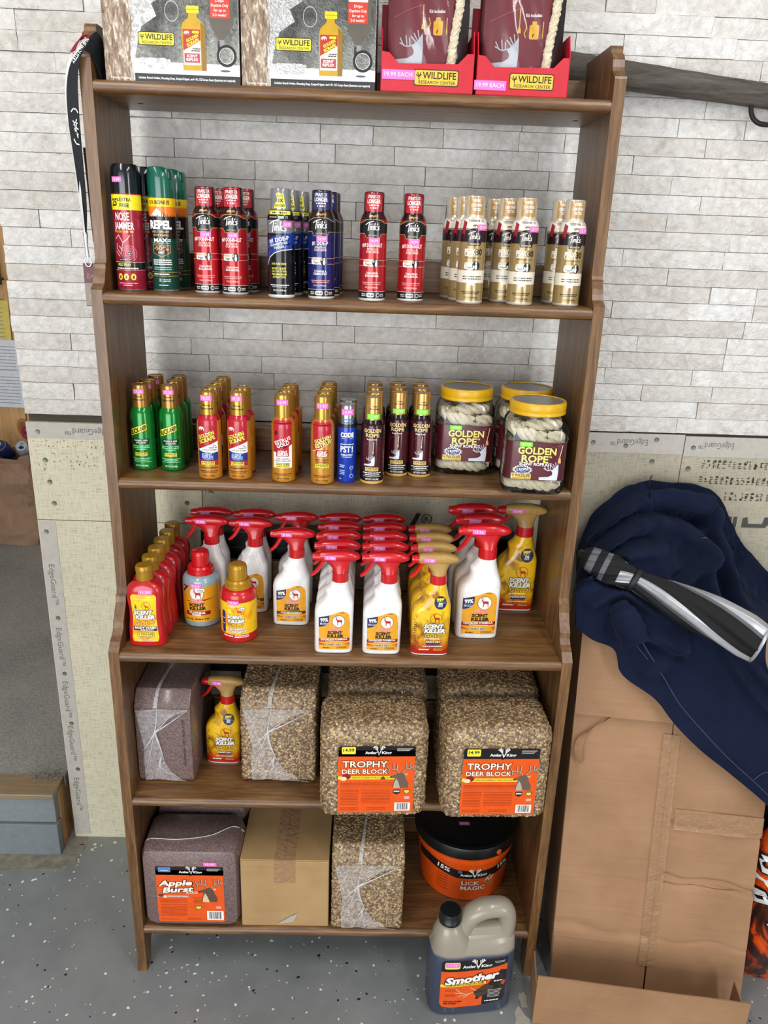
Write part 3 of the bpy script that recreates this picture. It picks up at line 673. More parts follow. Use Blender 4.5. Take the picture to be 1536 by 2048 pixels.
for z, d, rail in ((Z1, D1, .06), (Z2, D2, .065), (Z3, D2, .055), (Z4, D3, .07), (Z5, D3, .05), (Z6, D3, .05)):
    mb = MB(); T = .022; r = .010; pr = [(YB-.004, z-T), (YB-.004, z), (-d+r, z)]
    pr += [(-d+r-r*math.sin(rad(a)), z-r+r*math.cos(rad(a))) for a in (30, 60, 90)]+[(-d+r-r*math.sin(rad(a)), z-T+r+r*math.cos(rad(a))) for a in (90, 120, 150)]+[(-d+r, z-T)]
    n = len(pr); mb.add([(-.4497, y, zz) for y, zz in pr]+[(.4497, y, zz) for y, zz in pr], [tuple(range(n)), tuple(range(2*n-1, n-1, -1))]+[(i, (i+1) % n, n+(i+1) % n, n+i) for i in range(n)])
    mb.build('shelf', wood_x(), bc, True, angle=40)
    MB().box(-.4495, YB-.016, z+.0005, .4495, YB-.001, z+rail).build('back_rail', wood_x(), bc, False, bevel=.002)
for x in (-.40, .415):
    MB().add([(x+.006*math.cos(t*PI/4), -.20+.004*math.sin(t*PI/4), Z1-.0225) for t in range(8)], [tuple(range(8))]).build('screw_hole', C('#241a12', .8), bc, False)
# long black panel leaning on the wall behind the shelves
bp = empty('dark_signboard', (.05, -.05, 0)); props(bp, 'long black board on legs standing behind the bookcase', 'board')
MB().box(-.405, -.022, .60, .398, .022, .988).build('face', C('#0d0d0f', .25), bp, False, bevel=.004)
MB().box(-.405, -.026, .945, .398, -.02, .950).build('groove', C('#2b2b2e', .3), bp, False)
for sx in (-.30, .30): MB().box(sx-.02, -.015, 0, sx+.02, .015, .61).build('leg', C('#141416', .4), bp, False, bevel=.002)
# ============================================================ goods on the shelves
ORD = ['foremost in its file', 'second in its file', 'third in its file', 'fourth in its file', 'fifth in its file', 'hindmost in its file of six']
USED = set()
def file(proto, desc, cat, group, pts, z, rz=0):
    for i, (x, y) in enumerate(pts):
        if proto.name in USED: o = copy_tree(proto)
        else: o = proto; USED.add(proto.name)
        o.location = (x, y, z); o.rotation_euler = (0, 0, rz+random.uniform(-.05, .05))
        props(o, desc if len(pts) == 1 else desc+', '+ORD[i], cat, group)
WHITE, BLACK, INK = '#f3f1ec', '#141214', '#1a1512'

# ---- tall field-spray can, red
def nose_jammer():
    t = empty('spray_can')
    MB().lathe([(.0235, 0), (.0255, .0015), (.0265, .004), (.0265, .166), (.0262, .170)], [0, 0, 1, 1], 36).build('can_body', [C('#c9c9c9', .25, .9), C('#9c1d33', .28, .2, .3)], t)
    MB().lathe([(.0258, .170), (.0258, .205), (.0245, .214), (.021, .2195), (.006, .2205)], 0, 36).build('cap', C('#0d1016', .18, 0, .5), t)
    mp = cyl(26.5); lb = Lab()
    lb.rect(-40, 142, 40, 168, '#e9df22', 0); lb.text('25', -16.5, 155, 12, BLACK, 1, w=11, bold=.03); lb.text('%', -8.5, 159, 5, BLACK, 1, w=5)
    lb.text('EXTRA', 5, 159.5, 6, BLACK, 1, w=20, bold=.03); lb.text('FREE', 3, 150, 6, BLACK, 1, w=16, bold=.03)
    lb.text('NOSE', -3, 131, 13, WHITE, 1, w=26, bold=.02); lb.text('JAMMER', -1, 115, 12, WHITE, 1, w=37, bold=.02)
    lb.text("NOSE? JAM 'EM", -1, 105, 3.4, '#f0c23c', 1, w=34)
    for a in (14, 10.5, 7, 4): lb.ring(6, 67, a, .7, '#e79aa4', 1)
    lb.ell(6, 67, 3, 3, '#2a0c10', 2); lb.ell(6, 67, 1.2, 1.2, '#f1e3e3', 3, 8)
    for l in ([(-20, 92), (-12, 99), (-4, 86), (-8, 70)], [(-4, 86), (4, 92), (9, 99)], [(-17, 84), (-18, 75), (-9, 66)], [(-12, 80), (-6, 72)], [(-20, 70), (-12, 62)]): lb.line(l, 1.6, '#e9adb0', 1)
    lb.poly([(-14, 57), (-2, 62), (10, 57), (14, 53), (-16, 53)], '#3a1014', 1); lb.line([(-12, 56), (8, 57.5)], .8, '#e0a0a4', 2)
    lb.rect(-40, 38, 40, 52, BLACK, 0); lb.text('FIELD SPRAY', -5, 47.5, 4.6, '#e9df4a', 1, w=26, bold=.02); lb.greek(-21, 21, 41, 2, WHITE, 1)
    lb.line([(-40, 52), (40, 52)], .7, '#e8c9b0', 1); lb.line([(-40, 38), (40, 38)], .7, '#e8c9b0', 1)
    for u in (-14, -2, 11):
        lb.ell(u, 26, 4.6, 6, '#f0d83c', 1); lb.poly([(u-2, 23), (u+2, 23), (u+1.2, 26), (u+2.4, 29), (u, 27.5), (u-2.4, 29), (u-1, 26)], BLACK, 2, False)
    lb.greek(-18, 18, 14.5, 1.3, '#e9b9bd', 1); lb.greek(-9, 9, 11, 1.5, '#f0cfd2', 1)
    lb.build('label', t, mp); sticker(t, cyl(25.9), '14.99', -9, 193, 20, 9, L=2); return t
# ---- green insect repellent can
def repel():
    t = empty('spray_can')
    MB().lathe([(.0215, 0), (.0235, .0015), (.0245, .004), (.0245, .163), (.0243, .166)], [0, 0, 1, 1], 36).build('can_body', [C('#d9dad9', .25, .8), C('#124a3c', .28, .2, .3)], t)
    secs = [ring(0, 0, .0242, .0242, 2, .166), ring(0, 0, .0242, .0242, 2, .199), ring(-.001, 0, .0225, .0235, 2, .207), ring(-.006, 0, .0165, .021, 2.4, .2165), ring(-.006, 0, .013, .018, 2.4, .218)]
    MB().loft(secs).build('cap', C('#0c5a47', .22, 0, .4), t)
    MB().loft([ring(.015, -.001, .0085, .017, 3, .198), ring(.0145, -.001, .008, .016, 3, .208), ring(.0135, 0, .0065, .014, 3, .2135)]).build('nozzle_hood', C('#0b4a3b', .25), t)
    lb = Lab(); mp = cyl(24.5)
    lb.rect(-38, 150, 38, 165, '#f1c40f', 0); lb.text('25%', -15.5, 157.5, 5.6, BLACK, 1, w=11); lb.text('BONUS', 5.5, 157.5, 6.4, BLACK, 1, w=26, bold=.03)
    lb.rect(-38, 132, 38, 150, '#e97a1c', 0); lb.poly([(-22, 132), (-13, 139), (-5, 147), (0, 143), (4, 138), (10, 132)], WHITE, 1, False)
    pts = [(-38, 128)]; rnd = random.Random(4); u = -38
    while u < 38: k = rnd.uniform(2, 4); hgt = rnd.uniform(134, 139)+(6 if 1 < u < 8 else 0); pts += [(u+k*.4, 133), (u+k*.7, hgt), (u+k, 133)]; u += k
    lb.poly(pts+[(38, 128)], '#0f1413', 2); lb.rect(-38, 95, 38, 132.5, '#0f1413', 1)
    lb.text('REPEL', 0, 119, 13.5, WHITE, 3, w=41, bold=.05); lb.text('INSECT REPELLENT', 0, 107, 3.4, '#cdbd9c', 2, w=32); lb.text('SPORTSMEN', 0, 101, 3.8, '#d5a95e', 2, w=28)
    lb.text('MAX', -1, 92, 6.4, WHITE, 2, w=24, bold=.04); lb.rect(12, 90, 18, 91.4, WHITE, 2); lb.rect(12, 92.6, 18, 94, WHITE, 2); lb.rect(-17, 86.5, 17, 87.2, '#cbbf9f', 2)
    B = [(-17, 84), (17, 84), (17, 70), (0, 62), (-17, 70)]; lb.poly(B, '#c98f3a', 1); lb.poly([(x*.92, 73.6+(y-73.6)*.9) for x, y in B], '#1c2f26', 2); lb.text('40%', 0, 78, 7, '#ea8f55', 3, w=26, bold=.03); lb.text('DEET', 0, 70.5, 3.6, WHITE, 3, w=11, bold=.02)
    for k, v in enumerate((57, 53.3, 49.6)): lb.greek(-18, 18, v, 2, WHITE, 1, seed=k)
    for k, v in enumerate((44, 40.6)): lb.greek(-17, 17, v, 1.5, '#9ec1b3', 1, seed=k)
    lb.line([(-38, 35.5), (38, 35.5)], .7, '#cba04c', 1); lb.greek(-18, 12, 32, 2, WHITE, 1); lb.line([(-38, 28.5), (38, 28.5)], .7, '#cba04c', 1)
    lb.rect(-7, 18, -3, 24, '#7fa597', 1); lb.greek(-1, 14, 22, 1.6, '#b9d1c6', 1); lb.greek(-1, 14, 19, 1.6, '#b9d1c6', 1); lb.greek(-9, 9, 12, 1.6, '#cfe0d8', 1)
    lb.build('label', t, mp); return t
# ---- five-ounce aerosol bodies with printed caps
R5 = [(0, 24.5), (136, 24.5), (141, 23.6), (147, 21.2), (151.5, 18.8), (152, 18.2), (188, 18.0)]
def five_oz(bodycol, capcol, shoulder, base='#ece9e6'):
    t = empty('aerosol_can')
    MB().lathe([(.0215, 0), (.0235, .0012), (.0245, .003), (.0245, .006), (.0245, .134), (.0236, .141), (.0212, .147), (.0188, .1515)], [0, 0, 0, 1, 1, 2, 2], 36).build('can_body', [C(base, .3, .3), C(bodycol, .25, .3, .3), C(shoulder, .25, .3, .3)], t)
    MB().lathe([(.0182, .1515), (.0182, .184), (.0172, .1865), (.0155, .1872), (.004, .1868)], 0, 32).build('cap', C(capcol, .2, .35, .4), t)
    return t
def tinks_can(main, dark, capcol, line2, sub, claim, price='14.99'):
    t = five_oz(main, dark, dark); mp = cyl(R5); lb = Lab()
    lb.rect(-17, 154, 17, 185.5, capcol, 0, 2.5); lb.text('SPRAYS 3X', 0, 179, 5.5, WHITE, 1, w=23, bold=.01); lb.text('LONGER', 0, 171, 6.5, WHITE, 1, w=24, bold=.03); lb.greek(-9, 9, 164.5, 2.2, '#f0c3c6', 1); lb.greek(-7, 7, 160, 2.6, '#f0c3c6', 1)
    doe(lb, -3.5, 146, .85, '#c9a35f', 1); doe(lb, 4, 146.2, .7, '#b48d4c', 1)
    lb.poly([(-37, 117), (37, 117), (37, 134), (24, 135), (13, 140), (0, 141), (-13, 140), (-24, 135), (-37, 134)], BLACK, 0)
    lb.line([(-37, 134), (-24, 135), (-13, 140), (0, 141), (13, 140), (24, 135), (37, 134)], .8, '#c9a35f', 1)
    tinks(lb, 0, 127, 2.7, WHITE, 2); lb.poly([(-16, 117.5), (16, 117.5), (12, 110), (-12, 110)], BLACK, 1); lb.text('NATURAL', 0, 114, 2.6, '#b9a58c', 2, w=17)
    lb.line([(-37, 117), (-16, 117), (-12, 110), (12, 110), (16, 117), (37, 117)], .7, '#c9a35f', 2)
    lb.text(line2, -1, 97.5, 6.4, WHITE, 1, w=39 if len(line2) > 9 else 30, bold=.02); lb.text(sub, 0, 90.5, 3.6, '#f3d6cf', 1, w=20); lb.text('DOE URINE', 0, 86, 3.6, '#f3d6cf', 1, w=22)
    lb.line([(-37, 72), (37, 72)], .7, '#e0a59a', 1); lb.line([(-37, 62), (37, 62)], .7, '#e0a59a', 1)
    lb.rect(-17, 61, 5, 73, WHITE, 2, 4); lb.rect(-16, 68, 4, 72, '#dcae8e', 3, 1.5); lb.text('Fogger', -7, 65, 3.4, INK, 3, w=12); lb.ell(7, 67, 7, 7, BLACK, 3); lb.ell(7, 65, 2, 5, WHITE, 4); lb.ell(7, 71, 1.6, 1.6, WHITE, 4, 8)
    lb.text(claim[0], 0, 50, 3.4, WHITE, 1, w=22); lb.text(claim[1], 0, 45, 4, WHITE, 1, w=25, bold=.02)
    lb.greek(-18, 18, 33, 1.3, '#e7998f', 1); lb.greek(-16, 16, 30, 1.2, '#e7998f', 1); lb.text('5 FL OZ (147.86 mL)', 0, 24.5, 2.8, '#f1cfc6', 1, w=24)
    lb.rect(-37, 5, 37, 17, BLACK, 0); lb.line([(-37, 17.2), (37, 17.2)], .8, '#d9b5a5', 1); lb.rect(-9, 7.5, 5, 14.5, '#d8d5d0', 1, 2); lb.greek(-7, 4, 11, 2.6, '#55504c', 2)
    lb.ring(12, 11, 3.6, 1, '#d8d5d0', 1); lb.greek(-20, -11, 12.5, 1.4, '#d8d5d0', 1); lb.greek(-20, -11, 9.5, 1.4, '#d8d5d0', 1); lb.greek(17, 25, 12.5, 1.4, '#d8d5d0', 1); lb.greek(17, 25, 9.5, 1.4, '#d8d5d0', 1)
    lb.build('label', t, mp); sticker(t, mp, price, 3, 105, 19, 9); return t
def fogger():
    t = five_oz('#101012', '#8f9093', '#1b1b1e'); mp = cyl(R5); lb = Lab()
    lb.poly([(-6, 178), (-2, 180), (8, 178), (9, 168), (11, 160), (12, 154), (-11, 154), (-8, 162), (-3, 166)], '#e9df3c', 0, False)
    lb.text('LASTS', 1.5, 174, 3.4, BLACK, 1, w=9); lb.text('3X', 2, 167, 5.5, BLACK, 1, w=9, bold=.04); lb.text('LONGER', 1, 158.5, 3.6, BLACK, 1, w=18, bold=.03)
    lb.rect(-22, 143.5, 22, 150, '#e9df3c', 0); lb.greek(-13, 14, 146.6, 2.6, BLACK, 1)
    lb.greek(-20, -4, 139, 1.4, '#c9c9c9', 0); lb.rect(-2, 136.5, 9, 141, '#bdbdbd', 0, 1.5); lb.ring(14, 139, 2.4, .7, '#bdbdbd', 0)
    lb.rect(-38, 112, 38, 134, '#74767a', 0); tinks(lb, -1, 121, 3.5, WHITE, 2)
    lb.poly([(-26, 78), (-10, 88), (8, 92), (38, 94), (38, 116), (8, 110), (-12, 107), (-26, 99)], '#14358c', 1); lb.line([(-26, 57), (-20, 70), (-8, 79), (6, 83.5), (26, 85.5)], 1.4, '#e5e3da', 3)
    lb.poly([(-26, 60), (-20, 72), (-8, 80.5), (6, 85), (26, 87), (26, 96), (0, 94), (-26, 84)], '#14358c', 1)
    lb.text('#1 DOE-P', -1, 101.5, 6.6, WHITE, 3, w=37, bold=.03, rot=11); lb.text('NON-ESTROUS', -1, 94, 4, WHITE, 3, w=32, bold=.02, rot=11); lb.text('FOGGER', 0, 88.5, 4, WHITE, 3, w=18, bold=.02, rot=10)
    for k, (s, v) in enumerate((('100% PURE URINE', 60), ('SHORT BURST', 52), ('OR LOCK DOWN', 47), ('FOR MAXIMUM', 42), ('ATTRACTION', 37))): lb.text(s, -1, v, 3.4, '#e4da58', 1, w=27 if k != 4 else 24, bold=.02)
    lb.greek(-18, 18, 23, 1.6, WHITE, 1); lb.greek(-14, 14, 20, 1.4, '#bcbcbc', 1); lb.text('5 FL OZ (147.86 mL)', 0, 14, 3, WHITE, 1, w=24)
    lb.build('label', t, mp); sticker(t, mp, '14.99', 15, 127, 17, 10); return t
def peak():
    t = five_oz('#a48c5c', '#d9cdb6', '#dcd2bf', '#cfc8b9'); mp = cyl(R5); lb = Lab()
    lb.rect(-13, 155, 15, 185, '#b48a4a', 0, 2); lb.text('100%', 1, 179, 4.5, WHITE, 1, w=12, bold=.02); lb.text('CERTIFIED', 1, 171, 4.4, WHITE, 1, w=20, bold=.02); lb.text('TESTED', 1, 164, 4.4, WHITE, 1, w=15, bold=.02)
    lb.rect(-38, 132, 38, 148, '#e8dfcd', 0); lb.greek(-12, 8, 146, 1.2, INK, 1); lb.greek(-12, 8, 144, 1.2, INK, 1); lb.ring(14, 145, 3, .9, INK, 1, asp=.7); doe(lb, 0, 136.5, .95, '#8a7350', 1)
    lb.poly([(-22, 146), (-15, 142), (-19, 120), (-27, 120)], '#9a1f3a', 1)
    lb.poly([(-38, 109), (38, 109), (38, 128), (16, 129), (8, 132.5), (-4, 132.5), (-12, 129), (-38, 128)], '#231419', 1); lb.poly([(-13, 110), (14, 110), (11, 102.5), (-10, 102.5)], '#231419', 1); tinks(lb, 0, 117.5, 2.4, '#efe6d3', 2); lb.text('PREMIUM', 0.5, 105.5, 2.8, '#c9b58f', 2, w=17)
    lb.text('PEAK', -7, 92, 10, WHITE, 1, w=19, bold=.03); lb.text('30', 10, 92, 10.5, '#1d1013', 1, w=12, bold=.03); lb.rect(-16, 84.5, 2, 85.6, WHITE, 1); lb.greek(-15, 14, 81.5, 1.7, '#6d552c', 1)
    lb.rect(-38, 64, 38, 71, '#8f7a5a', 0); lb.rect(-16, 62, 3, 74, '#d9cdb5', 2, 3.5); lb.rect(-16, 62, 3, 69, WHITE, 3, 3); lb.text('Fogger', -7, 65.4, 3, INK, 4, w=11); lb.ell(5.5, 68, 7, 8, BLACK, 3); lb.ell(5.5, 66, 2, 5, WHITE, 4); lb.ell(5.5, 73, 1.7, 1.7, WHITE, 4, 8)
    lb.rect(-38, 38, 38, 60, '#e2d9c6', 0); lb.greek(-18, 18, 49, 1.6, INK, 1); lb.greek(-18, 18, 45, 1.6, INK, 1)
    deer(lb, -3, 33, 2, '#efe9da', 1); lb.greek(-18, 17, 22, 1.7, INK, 1); lb.greek(-15, 14, 19, 1.3, INK, 1); lb.text('5 FL OZ (147.86 mL)', 0, 12, 3.2, INK, 1, w=25)
    lb.build('label', t, mp); sticker(t, mp, '15.99', 14, 134, 19, 10); return t
nj = nose_jammer(); rp = repel()
file(nj, 'tall red and black field spray can by the bookcase side', 'spray can', 'red field spray cans', [(-.413, -.287), (-.398, -.225)], Z2)
file(rp, 'dark green insect repellent can with yellow bonus band', 'spray can', 'green repellent cans', [(-.352, -.275), (-.343, -.215)], Z2)
red = tinks_can('#b01a22', '#33100f', '#b3202c', '#69 DOE-IN-RUT', 'ESTROUS', ('Creates ultimate', 'BUCK AROUSAL'))
file(red, 'red aerosol can near the green repellent', 'aerosol can', 'red aerosol cans', [(-.270, -.286), (-.258, -.226)], Z2)
file(red, 'red aerosol can near the black silver-capped cans', 'aerosol can', 'red aerosol cans', [(-.217, -.298), (-.205, -.236)], Z2)
fg = fogger(); file(fg, 'black aerosol can with silver cap and blue band', 'aerosol can', 'black aerosol cans', [(-.127, -.328), (-.116, -.272), (-.102, -.218)], Z2)
blu = tinks_can('#1c2466', '#34170f', '#232a63', '#1 DOE-P', 'NON-ESTROUS', ('Creates a', 'CALMING EFFECT'))
file(blu, 'navy blue aerosol can with brown shoulder', 'aerosol can', 'navy aerosol cans', [(-.054, -.322), (-.046, -.262), (-.043, -.21)], Z2)
file(red, 'red aerosol can standing alone beside the navy cans', 'aerosol can', 'red aerosol cans', [(.040, -.328)], Z2)
file(red, 'red aerosol can standing alone next to the cream cans', 'aerosol can', 'red aerosol cans', [(.112, -.312)], Z2)
pk = peak()
file(pk, 'cream and gold aerosol can nearest the red cans', 'aerosol can', 'cream and gold aerosol cans', [(.222, -.320), (.212, -.264), (.200, -.212)], Z2)
file(pk, 'cream and gold aerosol can in the middle file', 'aerosol can', 'cream and gold aerosol cans', [(.317, -.316), (.291, -.268), (.276, -.216)], Z2)
file(pk, 'cream and gold aerosol can nearest the bookcase side', 'aerosol can', 'cream and gold aerosol cans', [(.407, -.306), (.396, -.252)], Z2)

# ---- three-ounce cans on the third shelf
R3 = [(0, 23.5), (112, 23.5), (119, 22.6), (125, 20.4), (129, 17.4), (130, 16.8), (176, 16.8)]
def three_oz(bodycol, capcol, shoulder=None, base=None, bm=.35):
    t = empty('aerosol_can')
    MB().lathe([(.0205, 0), (.0225, .0012), (.0235, .003), (.0235, .007), (.0235, .112), (.0226, .119), (.0204, .125), (.0172, .1295)], [0, 0, 0, 1, 1, 2, 2], 36).build('can_body', [C(base or bodycol, .25, bm), C(bodycol, .22, bm, .3), C(shoulder or bodycol, .22, bm, .3)], t)
    MB().lathe([(.0168, .1295), (.0168, .1305), (.0164, .170), (.0160, .1735), (.0148, .1745), (.0142, .1735), (.003, .1732)], 0, 32).build('cap', C(capcol, .28, .7), t)
    return t
GOLD = '#b98f3c'
def proven(lb, v): lb.text('Proven', 0, v, 4, INK, 1, w=14, bold=.02); lb.text('Performance', 0, v-6.5, 4, INK, 1, w=25, bold=.02)
def small_print(lb, col): lb.greek(-19, 19, 18, 1.5, col, 1); lb.greek(-16, 16, 15, 1.2, col, 1); lb.text('NET WT 3 OZ (85g)', 0, 8.5, 3, col, 1, w=24)
def buck_nip():
    t = three_oz('#0d7a2c', '#a87f3e'); mp = cyl(R3); lb = Lab(); proven(lb, 152); lb.build('cap_print', t, mp); lb = Lab()
    for u, v, a, b in ((-17, 99, 2.6, 4), (-17, 93, 4, 6)): lb.ell(u, v, a, b, '#0a3a1a', 1)
    lb.poly([(-22, 70), (15, 84), (15, 100), (-22, 86)], INK, 0); lb.poly([(-22, 71.2), (14.4, 85), (14.4, 98.8), (-22, 84.8)], '#f2e83a', 1); lb.text('BUCK-NIP', -3, 85, 9, INK, 2, w=36, bold=.04, rot=20.6, shear=.1)
    lb.rect(-18, 56, 18, 67, '#0c2413', 0); lb.text('POWERFUL DEER', 1, 63.5, 3.2, WHITE, 1, w=27, bold=.02); lb.text('ATTRACTOR', 1, 58.7, 3.2, WHITE, 1, w=20, bold=.02)
    for k, (a, b, v) in enumerate(((-18, 18, 52), (-18, 18, 48.5), (-10, 10, 45))): lb.greek(a, b, v, 1.7, '#8fe0a8', 1, seed=k)
    wrc(lb, 0, 35, 26, 1); lb.greek(-20, 20, 26, 1.5, '#a6e8ba', 1); lb.greek(-15, 15, 22.5, 1.5, '#a6e8ba', 1); lb.greek(-20, 20, 19, 1, '#a6e8ba', 1); lb.text('NET WT 3 OZ (85g)', 0, 11, 3, WHITE, 1, w=25)
    lb.build('label', t, mp); sticker(t, mp, '17.25', 1, 162, 20, 9); return t
def scent_reflex(lb, u, v, w, bg, fg, L=2): lb.rect(u-w/2, v-w*.27, u+w/2, v+w*.3, bg, L); lb.text('SCENT', u, v+w*.12, w*.18, fg, L+1, w=w*.72, bold=.04, shear=.1); lb.text('REFLEX', u+w*.02, v-w*.08, w*.18, fg, L+1, w=w*.82, bold=.04, shear=.1); lb.greek(u-w*.36, u+w*.36, v-w*.2, w*.04, fg, L+1)
def golden_scrape():
    t = three_oz('#c9862c', GOLD, '#a3172a'); mp = cyl(R3); lb = Lab(); proven(lb, 149); lb.build('cap_print', t, mp); lb = Lab()
    lb.rect(-21, 30, 21, 128, '#b11228', 0); doe(lb, -12, 104, 1.3, WHITE, 1)
    lb.text('GOLDEN', -3, 91, 7.4, '#f1dd3a', 2, w=33, bold=.04, rot=20, edge=INK); lb.text('SCRAPE', -1, 82, 7.4, '#f1dd3a', 2, w=32, bold=.04, rot=20, edge=INK)
    lb.poly([(-21, 61), (-21, 60), (-10, 57), (10, 55.5), (21, 57), (21, 79)], WHITE, 1); lb.text('The', 13, 70, 3.2, INK, 2, w=6); lb.text('Smell of', 10, 66, 3.2, INK, 2, w=16); lb.text('a Fresh Scrape', 3.5, 61.5, 3.2, INK, 2, w=28)
    lb.poly([(-21, 40), (21, 40), (21, 57), (10, 55.5), (-10, 57), (-21, 60)], '#1b2c78', 1); lb.text('SCENT', -2, 52, 4.6, '#a9c3ee', 2, w=20, bold=.05, shear=.1); lb.text('REFLEX', -1, 46.8, 4.6, '#a9c3ee', 2, w=22, bold=.05, shear=.1); lb.greek(-10, 10, 42.5, 1.1, '#a9c3ee', 2)
    wrc(lb, -1, 34, 28, 2); small_print(lb, '#43290c'); lb.greek(-18, 18, 24.5, 2, '#5a1a10', 1); lb.build('label', t, mp); sticker(t, mp, '18.25', -1, 163, 22, 11); return t
def estrus(kind):
    t = three_oz('#c9892a', GOLD, '#c4782a'); mp = cyl(R3); lb = Lab()
    if kind == 0:
        lb.poly([(-20, 62), (-20, 120), (-16, 126), (16, 126), (20, 120), (20, 78), (-8, 62)], '#b01226', 1); lb.rect(-20, 30, 20, 90, WHITE, 0); lb.rect(-13, 55, 13, 75, '#b01226', 1)
        lb.text('ESTRUS', 0, 86, 7, WHITE, 3, w=33, bold=.02, rot=21); lb.text('GOLD', 1, 78, 7, WHITE, 3, w=26, bold=.02, rot=21)
        lb.ell(-13, 101, 3, 4.5, '#3a0c12', 2)
        scent_reflex(lb, 0, 60, 25, '#b01226', WHITE, 2); lb.text("SUPER CHARGED", 0, 49, 2.8, INK, 1, w=25); lb.text('SYNTHETIC ESTRUS SCENT', 0, 44.5, 2.6, INK, 1, w=33); wrc(lb, 0, 36, 28, 2); price = '14.99'; v = 160
    else:
        lb.poly([(-20, 68), (-20, 120), (-16, 126), (16, 126), (20, 120), (20, 92), (6, 78)], '#b01226', 1); lb.line([(-20, 68), (-4, 73), (12, 82), (20, 92)], 1.2, '#f3d9b0', 2)
        lb.text('GOLDEN', 1, 92, 7.4, '#f4e27a', 3, w=34, bold=.04, rot=20, edge=INK); lb.text('ESTRUS', 2, 83, 7.4, '#f4e27a', 3, w=33, bold=.04, rot=20, edge=INK)
        scent_reflex(lb, 0, 63, 25, '#b01226', WHITE, 2); lb.text("SUPER CHARGED", 0, 51, 2.8, INK, 1, w=27); lb.text('ESTRUS BLEND', 0, 46.5, 2.6, INK, 1, w=23); wrc(lb, 0, 38, 30, 2); price = '11.50'; v = 157
    small_print(lb, '#43290c'); lb.build('label', t, mp); sticker(t, mp, price, 0, v, 22, 11); return t
def golden_rope_can():
    t = three_oz('#471019', '#c2995a', '#160b0e', '#e3bb66', .25); mp = cyl(R3); lb = Lab(); lb.text('Proven', 1, 157, 3.2, INK, 1, w=10, bold=.02); lb.text('Performance', 1, 152, 3.2, INK, 1, w=18, bold=.02); lb.build('cap_print', t, mp); lb = Lab()
    lb.rect(-37, 96, 37, 112, '#1d0c0f', 0); lb.rect(-37, 8, 37, 30, '#1a0c0f', 0)
    lb.text('GOLDEN', -1, 110, 7, '#e9c98a', 3, w=34, bold=.03); lb.text('ROPE', -1, 101, 7, '#e9c98a', 3, w=26, bold=.03); lb.text('Rope Scent', -2, 93, 3.2, WHITE, 2, w=20)
    lb.line([(-17, 79), (-11, 85), (-4, 86), (2, 88)], .6, '#8d4a50', 1); lb.line([(2, 88), (1, 72)], 1.1, '#f0d9b4', 1); lb.line([(1, 70), (1, 64)], 2, '#e3c08c', 1); buck_head(lb, -17, 39, 2.1, '#d7dbe2', 1); wrc(lb, -1, 32, 28, 2, '#e8c673')
    lb.greek(-19, 19, 24.5, 1.8, WHITE, 1); lb.greek(-15, 15, 20.5, 1.6, WHITE, 1); lb.greek(-19, 19, 17, 1.1, '#cfc4c0', 1); lb.text('NET WT 3 OZ (85g)', 0, 11.5, 3.2, WHITE, 1, w=27)
    lb.build('label', t, mp); sticker(t, mp, '17.99', 0, 137, 24, 10, GREEN); return t
def code_can():
    t = empty('aerosol_can')
    MB().lathe([(.0165, 0), (.0182, .001), (.019, .003), (.019, .108), (.0185, .113)], 0, 32).build('can_body', C('#1038a8', .25, .2, .3), t)
    MB().lathe([(.0182, .113), (.0172, .120), (.0168, .123)], 0, 32).build('collar', C('#10131c', .3), t)
    MB().lathe([(.006, .122), (.006, .138), (.004, .142)], 0, 16).build('spray_nozzle', C('#eceef2', .4), t)
    MB().lathe([(.0172, .119), (.0172, .154), (.016, .1575), (.004, .158)], 0, 32, caps=False).build('cap', clear('frosted_cap', '#ccd3dc', .25, .35), t)
    mp = cyl([(0, 19), (113, 19), (119, 17.6), (160, 17.3)]); lb = Lab(); lb.text('CODE', 0, 99, 8.5, WHITE, 1, w=26, bold=.05); lb.line([(-12, 91.5), (-5, 91.5)], .5, WHITE, 1); lb.line([(5, 91.5), (12, 91.5)], .5, WHITE, 1)
    lb.greek(-14, 14, 80, 2, '#b9cdf2', 1); lb.text('PST', -3, 70, 12, WHITE, 1, w=20, bold=.03); lb.text('!', 11, 70, 12, WHITE, 1, w=2.6, bold=.02); lb.text('PURE-S-TRINT', 0, 58.5, 3.8, WHITE, 1, w=24, bold=.02); lb.greek(-10, 10, 54, 1.5, '#b9cdf2', 1)
    for k, v in enumerate((37, 33.5, 26, 22.5, 19)): lb.greek(-15, -4, v, 1.5, '#c9d8f6', 1, seed=k)
    lb.ring(10, 32, 4, .7, '#c9d8f6', 1); lb.line([(8, 30), (12, 34)], .7, '#c9d8f6', 1); lb.line([(9, 28), (9, 15)], .5, '#c9d8f6', 1); lb.ring(10, 15, 4, .7, '#c9d8f6', 1); lb.greek(-15, -11, 9, 1.4, '#c9d8f6', 1)
    lb.build('label', t, mp); lb = Lab(); lb.greek(-12, 12, 129, 3, '#3c7896', 2); lb.greek(-12, 12, 123, 3, '#3c7896', 2); lb.build('cap_print', t, mp); sticker(t, mp, '14.99', 0, 144, 23, 12); return t
bn = buck_nip()
file(bn, 'green gold-capped aerosol can beside the bookcase side', 'aerosol can', 'green aerosol cans', [(-.418, -.268), (-.416, -.217), (-.413, -.166)], Z3)
file(bn, 'green gold-capped aerosol can beside the red white-banded cans', 'aerosol can', 'green aerosol cans', [(-.360, -.268), (-.361, -.218), (-.364, -.167)], Z3)
gs = golden_scrape()
file(gs, 'red and orange white-banded can next to the green cans', 'aerosol can', 'red and orange aerosol cans', [(-.274, -.316), (-.273, -.267), (-.271, -.218), (-.270, -.169)], Z3)
